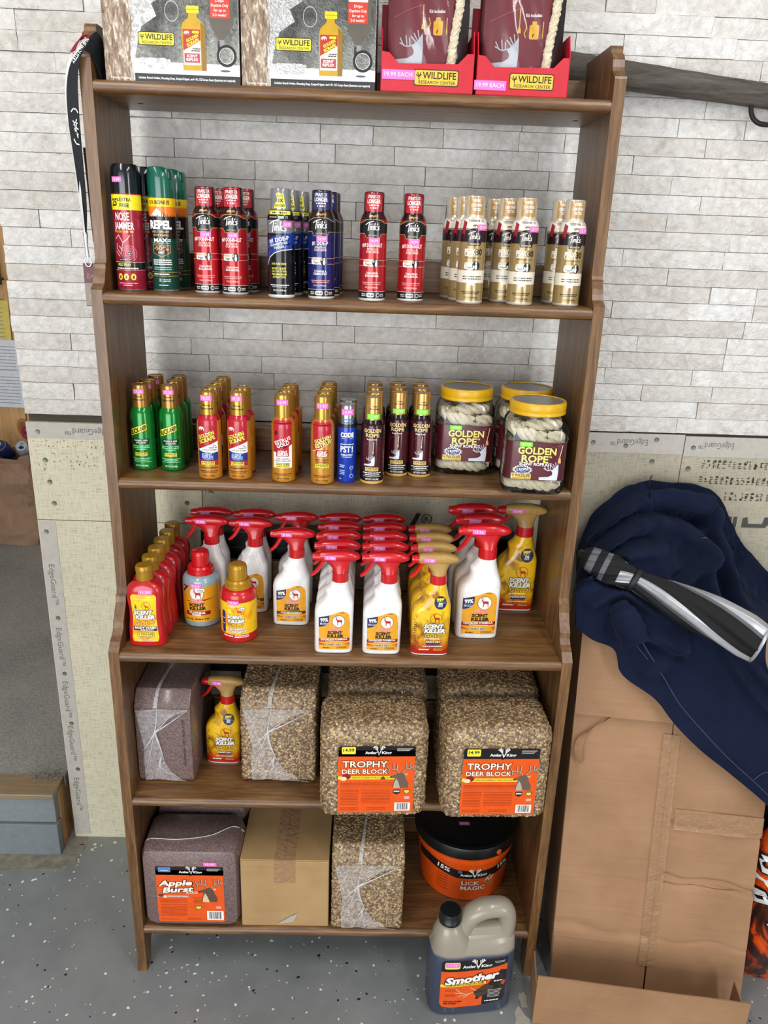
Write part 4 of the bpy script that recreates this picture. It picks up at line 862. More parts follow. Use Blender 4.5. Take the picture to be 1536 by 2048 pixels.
file(gs, 'red and orange white-banded can, one file over', 'aerosol can', 'red and orange aerosol cans', [(-.215, -.314), (-.214, -.266)], Z3)
e0 = estrus(0); file(e0, 'gold can with red over white label, 14.99 sticker', 'aerosol can', 'gold aerosol cans with white panel', [(-.127, -.322), (-.125, -.274), (-.121, -.226)], Z3)
e1 = estrus(1); file(e1, 'gold can with red label and 11.50 sticker', 'aerosol can', 'gold aerosol cans with slanted lettering', [(-.049, -.328), (-.047, -.280), (-.045, -.232), (-.044, -.184)], Z3)
cd = code_can(); file(cd, 'small blue aerosol can with frosted cap', 'aerosol can', 'small blue aerosol cans', [(-.001, -.318), (-.001, -.276)], Z3)
gr = golden_rope_can()
file(gr, 'maroon can with green sticker beside the blue cans', 'aerosol can', 'maroon aerosol cans', [(.050, -.319), (.0532, -.270), (.0525, -.222), (.052, -.174)], Z3)
file(gr, 'maroon can with green sticker in the middle file', 'aerosol can', 'maroon aerosol cans', [(.1015, -.263), (.101, -.214), (.101, -.166)], Z3)
file(gr, 'maroon can with green sticker beside the rope jars', 'aerosol can', 'maroon aerosol cans', [(.149, -.265), (.1485, -.216), (.150, -.168)], Z3)
# ---- rope helper: three strands laid round a path
def rope(mb, path, R, lay=.03, seg=6, m=0):
    P = [Vector(p) for p in path]; n = len(P); nv = None; fr = []; s = 0
    for i in range(n):
        t = (P[min(i+1, n-1)]-P[max(i-1, 0)]).normalized()
        if nv is None:
            ref = Vector((0, 0, 1)) if abs(t.z) < .9 else Vector((1, 0, 0)); nv = (ref-t*ref.dot(t)).normalized()
        else: nv = (nv-t*nv.dot(t)).normalized()
        if i: s += (P[i]-P[i-1]).length
        fr.append((P[i], nv.copy(), t.cross(nv), s))
    for k in range(3):
        mb.tube([p+(a*math.cos(2*PI*(q/lay+k/3))+b*math.sin(2*PI*(q/lay+k/3)))*R*.5 for p, a, b, q in fr], R*.56, seg, m)
def wrap(a, b, n, N=240):
    """wrap round an upright rounded-square body (mm), u = distance along the skin from the front centre"""
    pts = []
    for i in range(N+1):
        t = -PI/2+2*PI*(i/N-.5); c, s = math.cos(t), math.sin(t)
        pts.append((a*math.copysign(abs(c)**(2/n), c), b*math.copysign(abs(s)**(2/n), s)))
    cum = [0]
    for p, q in zip(pts, pts[1:]): cum.append(cum[-1]+math.hypot(q[0]-p[0], q[1]-p[1]))
    mid = cum[N//2]
    def mp(u, v, off):
        s = u+mid; lo, hi = 0, N
        while hi-lo > 1:
            m = (lo+hi)//2
            if cum[m] <= s: lo = m
            else: hi = m
        p, q = pts[lo], pts[hi]; d = cum[hi]-cum[lo] or 1; t = (s-cum[lo])/d
        x, y = p[0]+(q[0]-p[0])*t, p[1]+(q[1]-p[1])*t; nx, ny = (q[1]-p[1])/d, -(q[0]-p[0])/d; o = off*1000
        return ((x+nx*o)/1000, (y+ny*o)/1000, v/1000)
    KEEP.append(mp); return mp
def burst(lb, u, v, a, b, n, col, L):
    lb.poly([(u+a*(1 if i % 2 == 0 else .78)*math.cos(PI*i/n), v+b*(1 if i % 2 == 0 else .74)*math.sin(PI*i/n)) for i in range(2*n)], col, L, False)
# ---- rope jars
def rope_jar():
    t = empty('rope_jar'); a, b = .0625, .058
    tab = [(.0, .85), (.004, .95), (.012, 1), (.03, 1), (.031, .985), (.108, .985), (.109, 1), (.128, 1), (.138, .96), (.147, .88)]
    secs = [ring(0, 0, a*k, b*k, 5, z, 48) for z, k in tab]+[ring(0, 0, .0525, .0525, 2, .1515, 48), ring(0, 0, .052, .052, 2, .157, 48)]
    MB().loft(secs, 0, False).build('jar_body', pet(), t)
    MB().add([(x, y, .0006) for x, y, _ in ring(0, 0, a*.85, b*.85, 5, 0, 48)], [tuple(range(48))]).build('jar_base', pet(), t)
    lid = MB().lathe([(.054, .1545), (.0552, .156), (.0552, .160), (.0545, .1615), (.0552, .163), (.0552, .175), (.0535, .1785), (.0505, .179), (.0498, .1775)], 0, 48, caps=False).build('lid', C('#d9a818', .3), t)
    MB().lathe([(.0499, .1772), (.002, .1776)], 0, 48).build('lid_disc', C('#6f6e69', .3), lid)
    mb = MB(); rnd = random.Random(2)
    def loop(z, k, tilt, ph, R):
        pts = []
        for i in range(130):
            q = 2*PI*i/129*.98; c, s = math.cos(q+ph), math.sin(q+ph); x = k*a*math.copysign(abs(c)**.62, c); y = k*b*math.copysign(abs(s)**.62, s)
            pts.append((x, y, z+tilt*x/a*.5+.003*math.sin(3*q)))
        rope(mb, pts, R, .052)
    for z, k, tl in ((.0205, .77, .003), (.044, .76, -.004), (.068, .77, .003), (.094, .76, .010), (.117, .74, -.022), (.134, .60, .016), (.030, .40, 0), (.118, .36, -.02)):
        loop(z, k, tl, rnd.random()*6, .0125)
    mb.build('rope_coil', rope_mat(), t)
    MB().lathe([(.014, .012), (.0155, .014), (.0155, .070), (.013, .080), (.008, .086), (.008, .094)], 0, 24).build('scent_bottle', C('#2a2019', .35), t)
    MB().lathe([(.009, .103), (.010, .106), (.010, .122), (.008, .124)], 0, 16, -.033, -.038).build('bottle_cap', C('#11161c', .4), t)
    lb = Lab(); mp = wrap(a*985, b*985, 5); cut_v[id(mp)] = 0
    lb.rect(-150, 31, 62, 107, '#4a121c', 0); lb.rect(-46, 33, 44, 105, '#561520', 1)
    lb.text('GOLDEN', 1, 90, 13, '#f0d774', 3, w=72, bold=.03, edge='#241009'); lb.text('ROPE', -2, 74, 13, '#f0d774', 3, w=50, bold=.03, edge='#241009'); lb.text('™', 27, 78, 5, '#f0d774', 3)
    lb.text('SCENT ROPE KIT', 0, 63.5, 5.6, WHITE, 3, w=62, bold=.03)
    burst(lb, -24, 51, 20, 10, 18, WHITE, 3); burst(lb, -24, 51, 17, 8.2, 18, '#26336f', 4); lb.text('3 ROPES', -24, 52, 5, WHITE, 5, w=23, bold=.02, rot=6); lb.text('INCLUDED', -22, 46.8, 2, '#cdd4ee', 5, w=11)
    wrc(lb, -26, 38, 40, 3, '#ecc560'); buck_head(lb, 9, 32.5, 3.5, '#d3d8e2', 3)
    lb.line([(18, 95), (28, 98), (40, 101), (52, 104)], .9, '#8d4a50', 3); lb.line([(49, 102), (45, 78)], 1.3, '#f0d9b4', 3); lb.poly([(43, 77), (47, 77), (48.5, 67), (42.5, 67)], '#e3b06c', 3, False)
    for k in range(7): lb.greek(-84, -64, 58+k*4.2, 1.5, '#d9c3b6', 2, rot=0, seed=k)
    lb.text('ROPE KIT', -78, 98, 6, '#d9a86a', 2, w=26); barcode(lb, -90, 34, -70, 52, 2)
    lb.build('label', t, mp, cut=4); sticker(t, mp, '47.99', -21, 102, 24, 9, GREEN, L=6)
    return t
jar = rope_jar()
for (x, y), d in (((.245, -.203), 'gold-lidded clear jar of rope beside the maroon cans'), ((.371, -.324), 'gold-lidded clear jar of rope overhanging the shelf edge'), ((.3745, -.19), 'gold-lidded clear jar of rope hidden behind the overhanging jar')):
    file(jar, d, 'jar', 'rope jars', [(x, y)], Z3, rad(-3))

# ---- trigger sprayers
STAB = [(0, -36, 36, 21), (1.2, -38, 38, 23), (4, -39, 39, 24), (88, -39, 40, 24), (97, -37.5, 40, 24), (105, -33, 40, 23.5), (112, -26, 39, 23), (119, -20.5, 37, 22), (126, -17.5, 34.5, 21), (131, -18, 33, 20.5), (135, -19, 32, 20.2), (139, -18, 31, 20), (144, -12, 30, 19), (149, -8.5, 29, 18), (155, -5.5, 28.5, 16.5)]
def sprayer(kind, autumn=False, big=False):
    t = empty('spray_bottle'); k = 1.16 if big else 1.0; gold = kind == 'gold'
    secs = []
    for v, l, r, b in STAB:
        n = 4.2 if v < 95 else max(2.1, 4.2-(v-95)/22)
        secs.append(ring((l+r)/2000*k, 0, (r-l)/2000*k, b/1000*k, n, v/1000*k, 40))
    body = MB(); nm = [0]*(len(secs)-1)
    if gold: nm[0] = nm[1] = 1
    body.loft(secs, nm).build('bottle', [gold_sleeve() if gold else C('#e9e8e6', .3, 0, .3), C('#f0eeea', .3)], t)
    cx = 12*k/1000; red = C('#c5121c', .28, 0, .3)
    secs = []
    for z in (155, 157, 171, 174):
        secs.append([(cx+(.0168 if i % 2 else .0160)*k*(1 if z > 156 else .98)*math.cos(2*PI*i/44), (.0168 if i % 2 else .0160)*k*math.sin(2*PI*i/44), z/1000*k) for i in range(44)])
    MB().loft(secs).build('collar', red, t, angle=60)
    hx = C('#b08b4a', .4) if gold else red
    head = MB(); S_ = [(-29, 206.5, 9.5, 9.5), (-20, 207, 10.8, 11), (0, 207.5, 12.2, 12.5), (20, 208, 12, 12.8), (36, 207.5, 9.8, 11.5), (45, 207, 7, 9), (50, 206.5, 4, 6), (52, 206, 1.2, 2.5)]
    head.loft([[(x/1000*k, hy*math.copysign(abs(math.cos(q))**.8, math.cos(q))/1000*k, (zc+hz*math.copysign(abs(math.sin(q))**.8, math.sin(q)))/1000*k) for q in [2*PI*j/24 for j in range(24)]] for x, zc, hz, hy in S_])
    head.loft([ring(cx, 0, .0150*k, .0150*k, 2, .174*k, 28), ring(cx*.95, 0, .0165*k, .0125*k, 2.3, .183*k, 28), ring(cx*.75, 0, .022*k, .011*k, 2.6, .192*k, 28), ring(cx*.5, 0, .030*k, .0108*k, 3, .200*k, 28)])
    head.build('trigger_head', hx, t, angle=50)
    MB().loft([[(x/1000*k, r*math.cos(q)/1000*k, (205.5+r*.95*math.sin(q))/1000*k) for q in [2*PI*j/20 for j in range(20)]] for x, r in ((-44, 5.5), (-43.5, 7.5), (-38, 8), (-37.5, 9), (-28.5, 9.2))]).build('nozzle', red, t, angle=40)
    MB().tube([(x/1000*k, 0, z/1000*k) for x, z in ((-19, 200), (-24, 193), (-28, 185), (-34, 176), (-41, 169), (-46, 165.5))], [x*k for x in (.0045, .0045, .0042, .0040, .0036, .0028)], 10, flat=1.5, up=(1, 0, 0)).build('trigger', C('#cf1820', .25, 0, .4), t)
    tab = [(v*k, l*k, r*k, b*k) for v, l, r, b in STAB]
    mp0 = front_of([(v, l, r, b) for v, l, r, b in STAB], 4.2)
    def mp(u, v, off):
        x, y, z = mp0(u, v, off/k); return (x*k, y*k, z*k)
    KEEP.append(mp); cut_v[id(mp)] = 8
    lb = Lab()
    if not gold:
        OR = '#e2a01e'; out = [(-30, 10), (33, 10), (33, 80), (31, 88), (26, 93.5), (18, 96), (9, 94), (0, 90), (-12, 86), (-30, 82)]
        lb.poly(out, OR, 0); lb.poly([(-30, 82), (-9, 87), (-9, 74), (-13, 67), (-20, 62.5), (-30, 60)], '#1d2350', 1)
        lb.text('99%', -19, 77, 7.5, WHITE, 2, w=15, bold=.04, rot=6); lb.text('10', -25, 68, 4, WHITE, 2, w=4, bold=.03); lb.greek(-21.5, -12, 69.5, 1.4, '#b9bfe0', 2); lb.greek(-21.5, -12, 67, 1.4, '#b9bfe0', 2)
        lb.greek(12, 21, 93, 1.2, INK, 1); lb.ell(10, 74, 13, 13.5, INK, 1, 30); lb.ell(10, 74, 12.3, 12.8, '#efeae0', 2, 30); deer(lb, 11, 71.5, 1.75, '#b3202a', 3); lb.line([(-2, 75), (5, 75)], .4, '#6b5040', 3); lb.line([(10, 80), (10, 87)], .4, '#6b5040', 3)
        lb.text('SUPER', 4, 59.5, 3.6, '#e8543c', 3, w=18, bold=.04, shear=.25, edge=WHITE); lb.text('CHARGED', 4, 55.3, 3.6, '#e8543c', 3, w=28, bold=.04, shear=.25, edge=WHITE)
        lb.text('SCENT', 3, 48.5, 6.2, INK, 2, w=29, bold=.05); lb.text('KILLER', 4, 40.5, 6.6, INK, 2, w=32, bold=.05)
        lb.poly([(-30, 27), (33, 29), (33, 36), (-30, 34)], '#53300f' if autumn else '#8d1716', 1)
        if autumn: lb.text('AUTUMN FORMULA', 2, 31.5, 4, '#efe3c8', 2, w=46, bold=.03)
        else: lb.text('ODORLESS FORMULA', 1, 33, 3.8, WHITE, 2, w=54, bold=.03, rot=1.5)
        lb.greek(-16, 20, 28.8, 1.2, '#f0ddcd', 2); lb.poly([(-30, 25), (-14, 21), (-30, 22)], '#a82416', 1, False); lb.poly([(33, 26), (20, 22), (33, 21), (24, 18), (33, 18)], '#c2571c', 1, False); lb.line([(-30, 20.5), (-17, 19.5)], 1, '#b0281a', 1)
        lb.text('HUNT DRY', 2, 21, 4.4, INK, 2, w=28, bold=.03, edge=WHITE, ew=.08); lb.greek(-22, -8, 13.5, 2, '#5b3b10', 2); wrc(lb, 17, 13.5, 20, 2, OR, False)
    else:
        for e in ([(-34, 12), (-34, 80)], [(-31, 14), (-32, 76)]): 
            for q in range(14): lb.greek(e[0][0], e[0][0]+2.4, 14+q*4.6, 1.6, '#4a2c0c', 1, seed=q)
        lb.ell(17, 120, 12.5, 14, '#1d2148', 1, 26); lb.text('99%', 17, 126, 7, '#f2df3c', 3, w=15, bold=.05); lb.text('20', 17, 118, 5, WHITE, 3, w=8, bold=.04); lb.text('DAYS', 17, 113, 3.2, WHITE, 3, w=9, bold=.02)
        lb.ring(10, 85, 12, .8, '#7a3d0e', 1); deer(lb, 11, 82, 1.65, '#b3261a', 2); lb.line([(-2, 84), (22, 84)], .5, '#7a3d0e', 1)
        lb.text('SCENT', 6, 68, 8.6, WHITE, 3, w=38, bold=.05, shear=.22, edge=INK, ew=.07); lb.text('KILLER', 9, 57.5, 8.6, WHITE, 3, w=41, bold=.05, shear=.22, edge=INK, ew=.07)
        lb.text('GOLD', 7, 47, 7, '#efc63a', 3, w=36, bold=.03, shear=.2, edge='#3a1a0a', ew=.07)
        if autumn: lb.text('AUTUMN FORMULA', 6, 39, 4, '#f0d54a', 3, w=44, bold=.03, edge='#3a1a0a', ew=.05)
        else: lb.greek(-12, 20, 39.5, 1.8, WHITE, 2)
        lb.text('HUNT DRY', 7, 32.5, 4.4, WHITE, 3, w=29, bold=.03, edge='#1d2148', ew=.08); lb.rect(-8, 26.5, 21, 29.5, '#1d2148', 2); lb.greek(-14, 26, 22, 1.5, WHITE, 2); lb.greek(-22, -2, 14.5, 2.4, '#f0e2d0', 2); wrc(lb, 17, 15.5, 20, 2, '#d8862a', False)
    lb.build('label', t, mp, cut=5, base=.0004, step=.0002)
    price = ('18.99' if big else '12.28') if gold else ('15.54' if big else ('9.99' if autumn else '9.98'))
    def hm(u, v, off):   # on the near side of the trigger head
        zc, hz, hy = interp(S_, u); q = max(-1, min(1, (v-zc)/hz)); y = hy*math.sqrt(max(0, 1-q*q*.8))
        return (u/1000*k, -(y/1000+.0016)*k-off, v/1000*k)
    lb2 = Lab(.5); lb2.rect(-20, 203, 3, 212, PINK, 0); lb2.text(price, -8.5, 207.5, 5, '#fbe9f6', 1, w=15, bold=0)
    KEEP.append(hm); cut_v[id(hm)] = 4; lb2.build('price_sticker', t, hm, cut=4); return t
Y5 = [-.392, -.337, -.282, -.227, -.172]
wo = sprayer('white'); wa = sprayer('white', True); wb = sprayer('white', big=True); go = sprayer('gold'); gb = sprayer('gold', big=True); ga = sprayer('gold', True)
file(wo, 'white odorless-formula spray bottle beside the autumn ones', 'spray bottle', 'white odorless spray bottles', [(-.0195, y) for y in Y5], Z4)
file(wo, 'white odorless-formula spray bottle beside the gold ones', 'spray bottle', 'white odorless spray bottles', [(.079, y) for y in Y5], Z4)
file(go, 'gold spray bottle with tan head', 'spray bottle', 'gold spray bottles', [(.1785, y) for y in Y5[:4]], Z4)
file(wb, 'large white spray bottle with 15.54 sticker', 'spray bottle', 'large white spray bottles', [(.285, -.312), (.2845, -.248), (.2765, -.184)], Z4)
file(gb, 'large gold spray bottle in the shelf corner', 'spray bottle', None, [(.3885, -.176)], Z4)
file(wa, 'white autumn-formula spray bottle beside the odorless ones', 'spray bottle', 'white autumn spray bottles', [(-.1175, -.275), (-.1175, -.172)], Z4)
file(wa, 'white autumn-formula spray bottle behind the laundry detergent', 'spray bottle', 'white autumn spray bottles', [(-.2145, -.217), (-.2145, -.160)], Z4)
file(wa, 'white autumn-formula spray bottle behind the clothing wash', 'spray bottle', 'white autumn spray bottles', [(-.3115, -.210), (-.3115, -.156)], Z4)
file(ga, 'gold autumn-formula spray bottle between the feed blocks', 'spray bottle', None, [(-.2752, -.285)], Z5)
# ---- body wash
def gold_panel(lb, u, w0, v0, v1, extra):
    W = w0/2; lb.poly([(u-W*.92, v0), (u+W*.92, v0), (u+W, v0+8), (u+W*.86, (v0+v1)/2), (u+W*.95, v1-6), (u+W*.8, v1), (u-W*.8, v1), (u-W*.95, v1-6), (u-W*.86, (v0+v1)/2), (u-W, v0+8)], gold_label(), 0)
    H = v1-v0
    lb.ring(u+W*.18, v0+H*.76, w0*.17, .7, '#8a4a12', 1); deer(lb, u+W*.2, v0+H*.72, w0*.022, '#c23a1a', 2); lb.poly([(u-W*.7, v0+H*.7), (u-W*.5, v0+H*.7), (u-W*.6, v0+H*.8)], '#2c6b3a', 1, False)
    lb.text('SCENT', u-W*.08, v0+H*.62, H*.08, WHITE, 3, w=w0*.66, bold=.05, shear=.2, edge=INK, ew=.07); lb.text('KILLER', u+W*.08, v0+H*.52, H*.08, WHITE, 3, w=w0*.68, bold=.05, shear=.2, edge=INK, ew=.07)
    lb.text('GOLD', u, v0+H*.405, H*.07, '#f0c83c', 3, w=w0*.7, bold=.02, shear=.15, edge='#7a2a10', ew=.06)
def body_wash():
    t = empty('body_wash_bottle'); tab = [(0, -35, 35, 19), (1.5, -37, 37, 21), (6, -38, 38, 22), (40, -37, 37, 21.5), (60, -34.5, 34.5, 20.5), (80, -34, 34, 20.5), (105, -37, 37, 21.5), (120, -37.5, 37.5, 21.5), (130, -34, 34, 20.5), (137, -27, 27, 18), (141, -19, 19, 15.5), (143, -15, 15, 14.5)]
    MB().loft([ring(0, 0, r/1000, b/1000, 3 if v < 135 else 2.2, v/1000, 40) for v, l, r, b in tab]).build('bottle', C('#b8141a', .28, 0, .4), t)
    MB().lathe([(.0152, .143), (.0165, .1445), (.0165, .163), (.0172, .1635), (.0172, .171), (.0155, .1745), (.004, .175)], 0, 32).build('cap', C('#a87c1c', .3, .3), t)
    mp = front_of(tab, 3); lb = Lab(); gold_panel(lb, -1, 54, 12, 118, None)
    lb.poly([(-24, 38), (23, 36), (23, 46), (-24, 47)], '#232733', 1); lb.text('BODY WASH', 0, 43.6, 4.2, WHITE, 2, w=42, bold=.04); lb.greek(-10, 16, 39, 2, WHITE, 2); wrc(lb, 0, 28, 34, 1); lb.text('12 FL OZ (354mL)', -1, 17, 3.6, WHITE, 2, w=34, bold=.02, edge='#7a3a10', ew=.04)
    lb.build('label', t, mp, base=.0004, step=.0002); sticker(t, mp, '11.50', 4, 123, 27, 9, L=3); return t
bw = body_wash(); file(bw, 'red body wash bottle with gold flip cap', 'bottle', 'red body wash bottles', [(-.402, y) for y in (-.384, -.336, -.289, -.241, -.193, -.145)], Z4)
def wash(kind):
    t = empty('wash_bottle'); red = kind == 'clothing'; r = .0395 if red else .0375
    MB().lathe([(r*.9, 0), (r*.97, .002), (r, .007), (r, .098), (r*.97, .106), (r*.88, .112), (r*.72, .1155)], 0, 44).build('bottle', C('#8ba1a8', .2, 0, .4) if red else C('#c1161a', .28, 0, .4), t)
    m = C('#bf1119', .28, 0, .3) if red else C('#b3841d', .3, .35)
    MB().lathe([(r*.73, .1155), (r*.73, .121), (r*.70, .122), (r*.70, .129), (r*.62, .133)], 0, 36).build('cap_ring', m, t)
    secs = [[((.0195 if i % 2 else .0186)*q*math.cos(2*PI*i/40), (.0195 if i % 2 else .0186)*q*math.sin(2*PI*i/40), z) for i in range(40)] for z, q in ((.132, 1), (.158, .97), (.163, .93), (.1655, .8), (.166, .3))]
    MB().loft(secs).build('cap', m, t, angle=60)
    mp = cyl(r*1000); lb = Lab()
    if red:
        lb.rect(-58, 13, 58, 96, '#dd9a1c', 0); lb.poly([(-37, 96), (-20, 96), (-37, 78)], '#1d2350', 1); lb.greek(-35, -29, 89, 3, WHITE, 2, rot=45)
        lb.ell(-3, 80, 15.5, 15.5, INK, 1, 30); lb.ell(-3, 80, 14.8, 14.8, '#ebe6da', 2, 30); deer(lb, -1, 76, 2, '#b3202a', 3); lb.ell(8, 88, 8, 5, WHITE, 3); lb.ring(8, 88, 8, .8, INK, 4, asp=.62); lb.text('he', 8, 88, 4, INK, 4, w=7)
        lb.poly([(-30, 60), (0, 66), (34, 68), (4, 61)], '#8a2416', 2, False); lb.text('SUPER', -1, 66, 4, '#e8543c', 3, w=20, bold=.04, shear=.2, edge=WHITE); lb.text('CHARGED', -2, 61, 4, '#e8543c', 3, w=30, bold=.04, shear=.2, edge=WHITE)
        lb.text('SCENT', -4, 53.5, 6.6, INK, 2, w=33, bold=.05, rot=2); lb.text('KILLER', -2, 45, 6.6, INK, 2, w=35, bold=.05, rot=3)
        lb.poly([(-30, 28), (25, 30), (26, 39), (-30, 37)], '#8d1716', 1); lb.text('CLOTHING', -4, 34.8, 4.4, WHITE, 2, w=35, bold=.04); lb.text('WASH', -5, 30, 4.2, WHITE, 2, w=19, bold=.04); lb.greek(-32, -12, 19, 2.4, '#4a2f10', 1); lb.greek(-8, 22, 20, 2.8, '#4a2f10', 1)
        lb.build('label', t, mp); sticker(t, mp, '9.14', -4, 98, 24, 9, L=5)
    else:
        lb.rect(-58, 12, 58, 92, gold_label(), 0); lb.rect(-34, 22, -25, 72, '#232a63', 1, 4); lb.greek(-32, -27, 55, 1.6, WHITE, 2); lb.greek(-32, -27, 42, 1.6, WHITE, 2)
        lb.text('Fights Odors', 0, 85, 4, '#f4ead8', 2, w=28, rot=-2, shear=.2); burst(lb, -15, 74, 6, 6, 7, '#f6dc3c', 2); lb.ring(5, 73, 11, .7, '#a8501a', 1); deer(lb, 6, 70, 1.4, '#c4501c', 2); lb.ell(12, 79, 6.5, 4, WHITE, 3); lb.ring(12, 79, 6.5, .7, INK, 4, asp=.62); lb.text('he', 12, 79, 3.4, INK, 4, w=6)
        lb.text('SCENT', -3, 61, 7, WHITE, 3, w=32, bold=.05, shear=.2, edge=INK, ew=.07); lb.text('KILLER', 0, 51.5, 7, WHITE, 3, w=34, bold=.05, shear=.2, edge=INK, ew=.07); lb.text('GOLD', -2, 41.5, 6.4, '#f0c83c', 3, w=35, bold=.02, shear=.15, edge='#7a2a10', ew=.06)
        lb.text('LAUNDRY', 0, 33, 4.4, WHITE, 3, w=34, bold=.03, edge='#7a3a10', ew=.05); lb.text('DETERGENT', 0, 27, 4.4, WHITE, 3, w=40, bold=.03, edge='#7a3a10', ew=.05); lb.rect(-58, 9, 58, 20, '#b3161a', 1); lb.greek(-30, -8, 16, 2.6, WHITE, 2); lb.greek(-4, 26, 17.5, 1.8, WHITE, 2); lb.greek(-4, 26, 14, 1.8, WHITE, 2)
        lb.build('label', t, mp); sticker(t, mp, '10.74', -6, 93, 24, 9, L=5)
    return t
file(wash('clothing'), 'grey-blue clothing wash bottle with ribbed red cap', 'bottle', None, [(-.312, -.279)], Z4)
file(wash('laundry'), 'red laundry detergent bottle with ribbed gold cap', 'bottle', None, [(-.221, -.346)], Z4)

# ---- feed blocks
KCOL = ['#957b58', '#a88c66', '#b99f79', '#806748', '#6b543c', '#c6ab74']
def block(w, d, h, c, corn, seed, end_on=False):
    t = empty('feed_block'); mb = MB().box(-w/2, -d/2, 0, w/2, d/2, h)
    if end_on:   # stood on edge: broad chamfers along the top and bottom of the end
        q, e = .032, .012; pr = [(-d/2, e), (-d/2+e, 0), (d/2-e, 0), (d/2, e), (d/2, h-q), (d/2-q*.8, h), (-d/2+q*.8, h), (-d/2, h-q)]; n = 8
        mb = MB(); mb.add([(-w/2, y, z) for y, z in pr]+[(w/2, y, z) for y, z in pr], [tuple(range(n)), tuple(range(2*n-1, n-1, -1))]+[(i, (i+1) % n, n+(i+1) % n, n+i) for i in range(n)]); c = .005
    core = mb.build('block', C('#6d5843', .6, 0, .5) if corn else molasses_block(), t, True, bevel=c, bseg=3 if corn else 2, angle=40 if corn else 25)
    if corn:
        me = core.data; me.calc_loop_triangles(); tri = []
        for lt in me.loop_triangles:
            a, b, e = (me.vertices[i].co.copy() for i in lt.vertices); nrm = lt.normal.copy()
            if nrm.z < -.5 or nrm.y > .6: continue
            tri.append((a, b, e, nrm, lt.area))
        rnd = random.Random(seed); k = MB(); vs, fs, ms = [], [], []
        for a, b, e, nrm, ar in tri:
            cnt = ar/1.55e-5; cnt = int(cnt)+(rnd.random() < cnt % 1)
            for _ in range(cnt):
                r1, r2 = math.sqrt(rnd.random()), rnd.random(); p = a*(1-r1)+b*(r1*(1-r2))+e*(r1*r2)
                t1 = nrm.orthogonal().normalized(); t1.rotate(Matrix.Rotation(rnd.random()*6.28, 3, nrm)); t2 = nrm.cross(t1)
                L, W, H = rnd.uniform(.0032, .0052), rnd.uniform(.0022, .0032), rnd.uniform(.0010, .0024); tl = rnd.uniform(-.5, .5)
                t1 = (t1+nrm*tl*.5).normalized(); q = len(vs); p = p+nrm*rnd.uniform(-.0012, .0004)
                vs += [p+t1*L, p+t1*L*.35+t2*W+nrm*H*.4, p-t1*L*.7+t2*W*.8+nrm*H*.3, p-t1*L*.9-t2*W*.1, p-t1*L*.6-t2*W*.9+nrm*H*.3, p+t1*L*.4-t2*W+nrm*H*.4, p+nrm*H+t1*L*.1]
                mi = rnd.choices(range(6), (5, 5, 3, 4, 3, 1))[0]
                for i in range(6): fs.append((q+i, q+(i+1) % 6, q+6)); ms.append(mi)
        k.add(vs, fs, ms); o = k.build('kernels', [C(x, .45, 0, .6) for x in KCOL], t, False); o['kind'] = 'stuff'
    return t
def ak_head(lb, w, h, L=1):
    lb.rect(-w/2, h-w*.155, w/2, h, '#131315', L, 3); lb.rect(-w/2, h-w*.155, w/2, h-w*.06, '#131315', L)
    antler_king(lb, w*.02, h-w*.095, w*.34, L+1); lb.poly([(-2, h-w*.154), (6, h-w*.154), (2, h-w*.17)], '#131315', L+1, False)
    for q in range(3): lb.greek(w*.26, w*.46-q*3, h-w*(.03+.018*q), 1.1, '#d9d7d2', L+1, seed=q)
ORG = '#e6560e'
def fine(lb, u0, u1, vs, h=1.1, col='#9c3208', L=2):
    for k, v in enumerate(vs): lb.greek(u0, u1, v, h, col, L, seed=k)
def trophy_label(t, d):
    lb = Lab(.3); w, h = 158, 165; lb.rect(-w/2, 0, w/2, h, ORG, 0, 4); ak_head(lb, w, h)
    lb.rect(-w/2+7, h-18, -w/2+35, h-1, '#eee23c', 3, 2); lb.text('14.99', -w/2+21, h-8.5, 7, BLACK, 4, w=22, bold=.02)
    lb.text('TROPHY', -24, 122, 15, '#f6e9d6', 3, w=92, bold=.02, edge='#2a1408', ew=.05); lb.text('DEER BLOCK', -24, 104, 10.5, '#f6e9d6', 3, w=94, bold=.02, edge='#2a1408', ew=.05)
    lb.rect(-w/2, 84, 45, 92, '#f2dc2e', 1); lb.text('APPLE FLAVORED ATTRACTANT BLOCK', -7, 88, 3.4, '#2f5a1c', 2, w=88, bold=.02, shear=.2); lb.ell(-62, 91, 9, 7, '#8c1d1a', 2); lb.ell(-68, 86, 7, 5, '#ead8a0', 3)
    lb.poly([(8, 84), (14, 93), (20, 84)], '#f2dc2e', 1, False); bust(lb, 49, 83, 5.2, 2)
    fine(lb, -w/2+5, 40, [75, 71.5, 68]); fine(lb, -w/2+5, -36, [57, 53, 49, 45, 41, 37, 33, 29, 25, 21, 12, 8]); fine(lb, -30, 30, [57, 52, 48, 44, 40, 36, 32, 28, 24]); fine(lb, -18, 22, [12, 8]); lb.line([(-w/2+5, 63), (35, 63)], .5, '#a83c0e', 2)
    lb.poly([(36, 58), (51, 58), (51, 50), (43.5, 45), (36, 50)], '#2b1a16', 2, False); lb.rect(37.5, 52, 49.5, 55.5, '#d9d3cb', 3); lb.poly([(58, 58), (71, 58), (71, 52), (64.5, 46), (58, 52)], '#2f4a26', 2, False); lb.poly([(59.5, 56.5), (69.5, 56.5), (69.5, 52), (64.5, 48), (59.5, 52)], '#e8cf5c', 3, False); lb.rect(60, 34, 71, 41, '#e9a79a', 2, 1); barcode(lb, 40, 4, 73, 25, 2)
    o = lb.build('label', t, flat(-d/2-.0036), cut=None); o.location = (.004, 0, .024); return o
tb = block(.222, .138, .232, .026, True, 1); trophy_label(tb, .138)
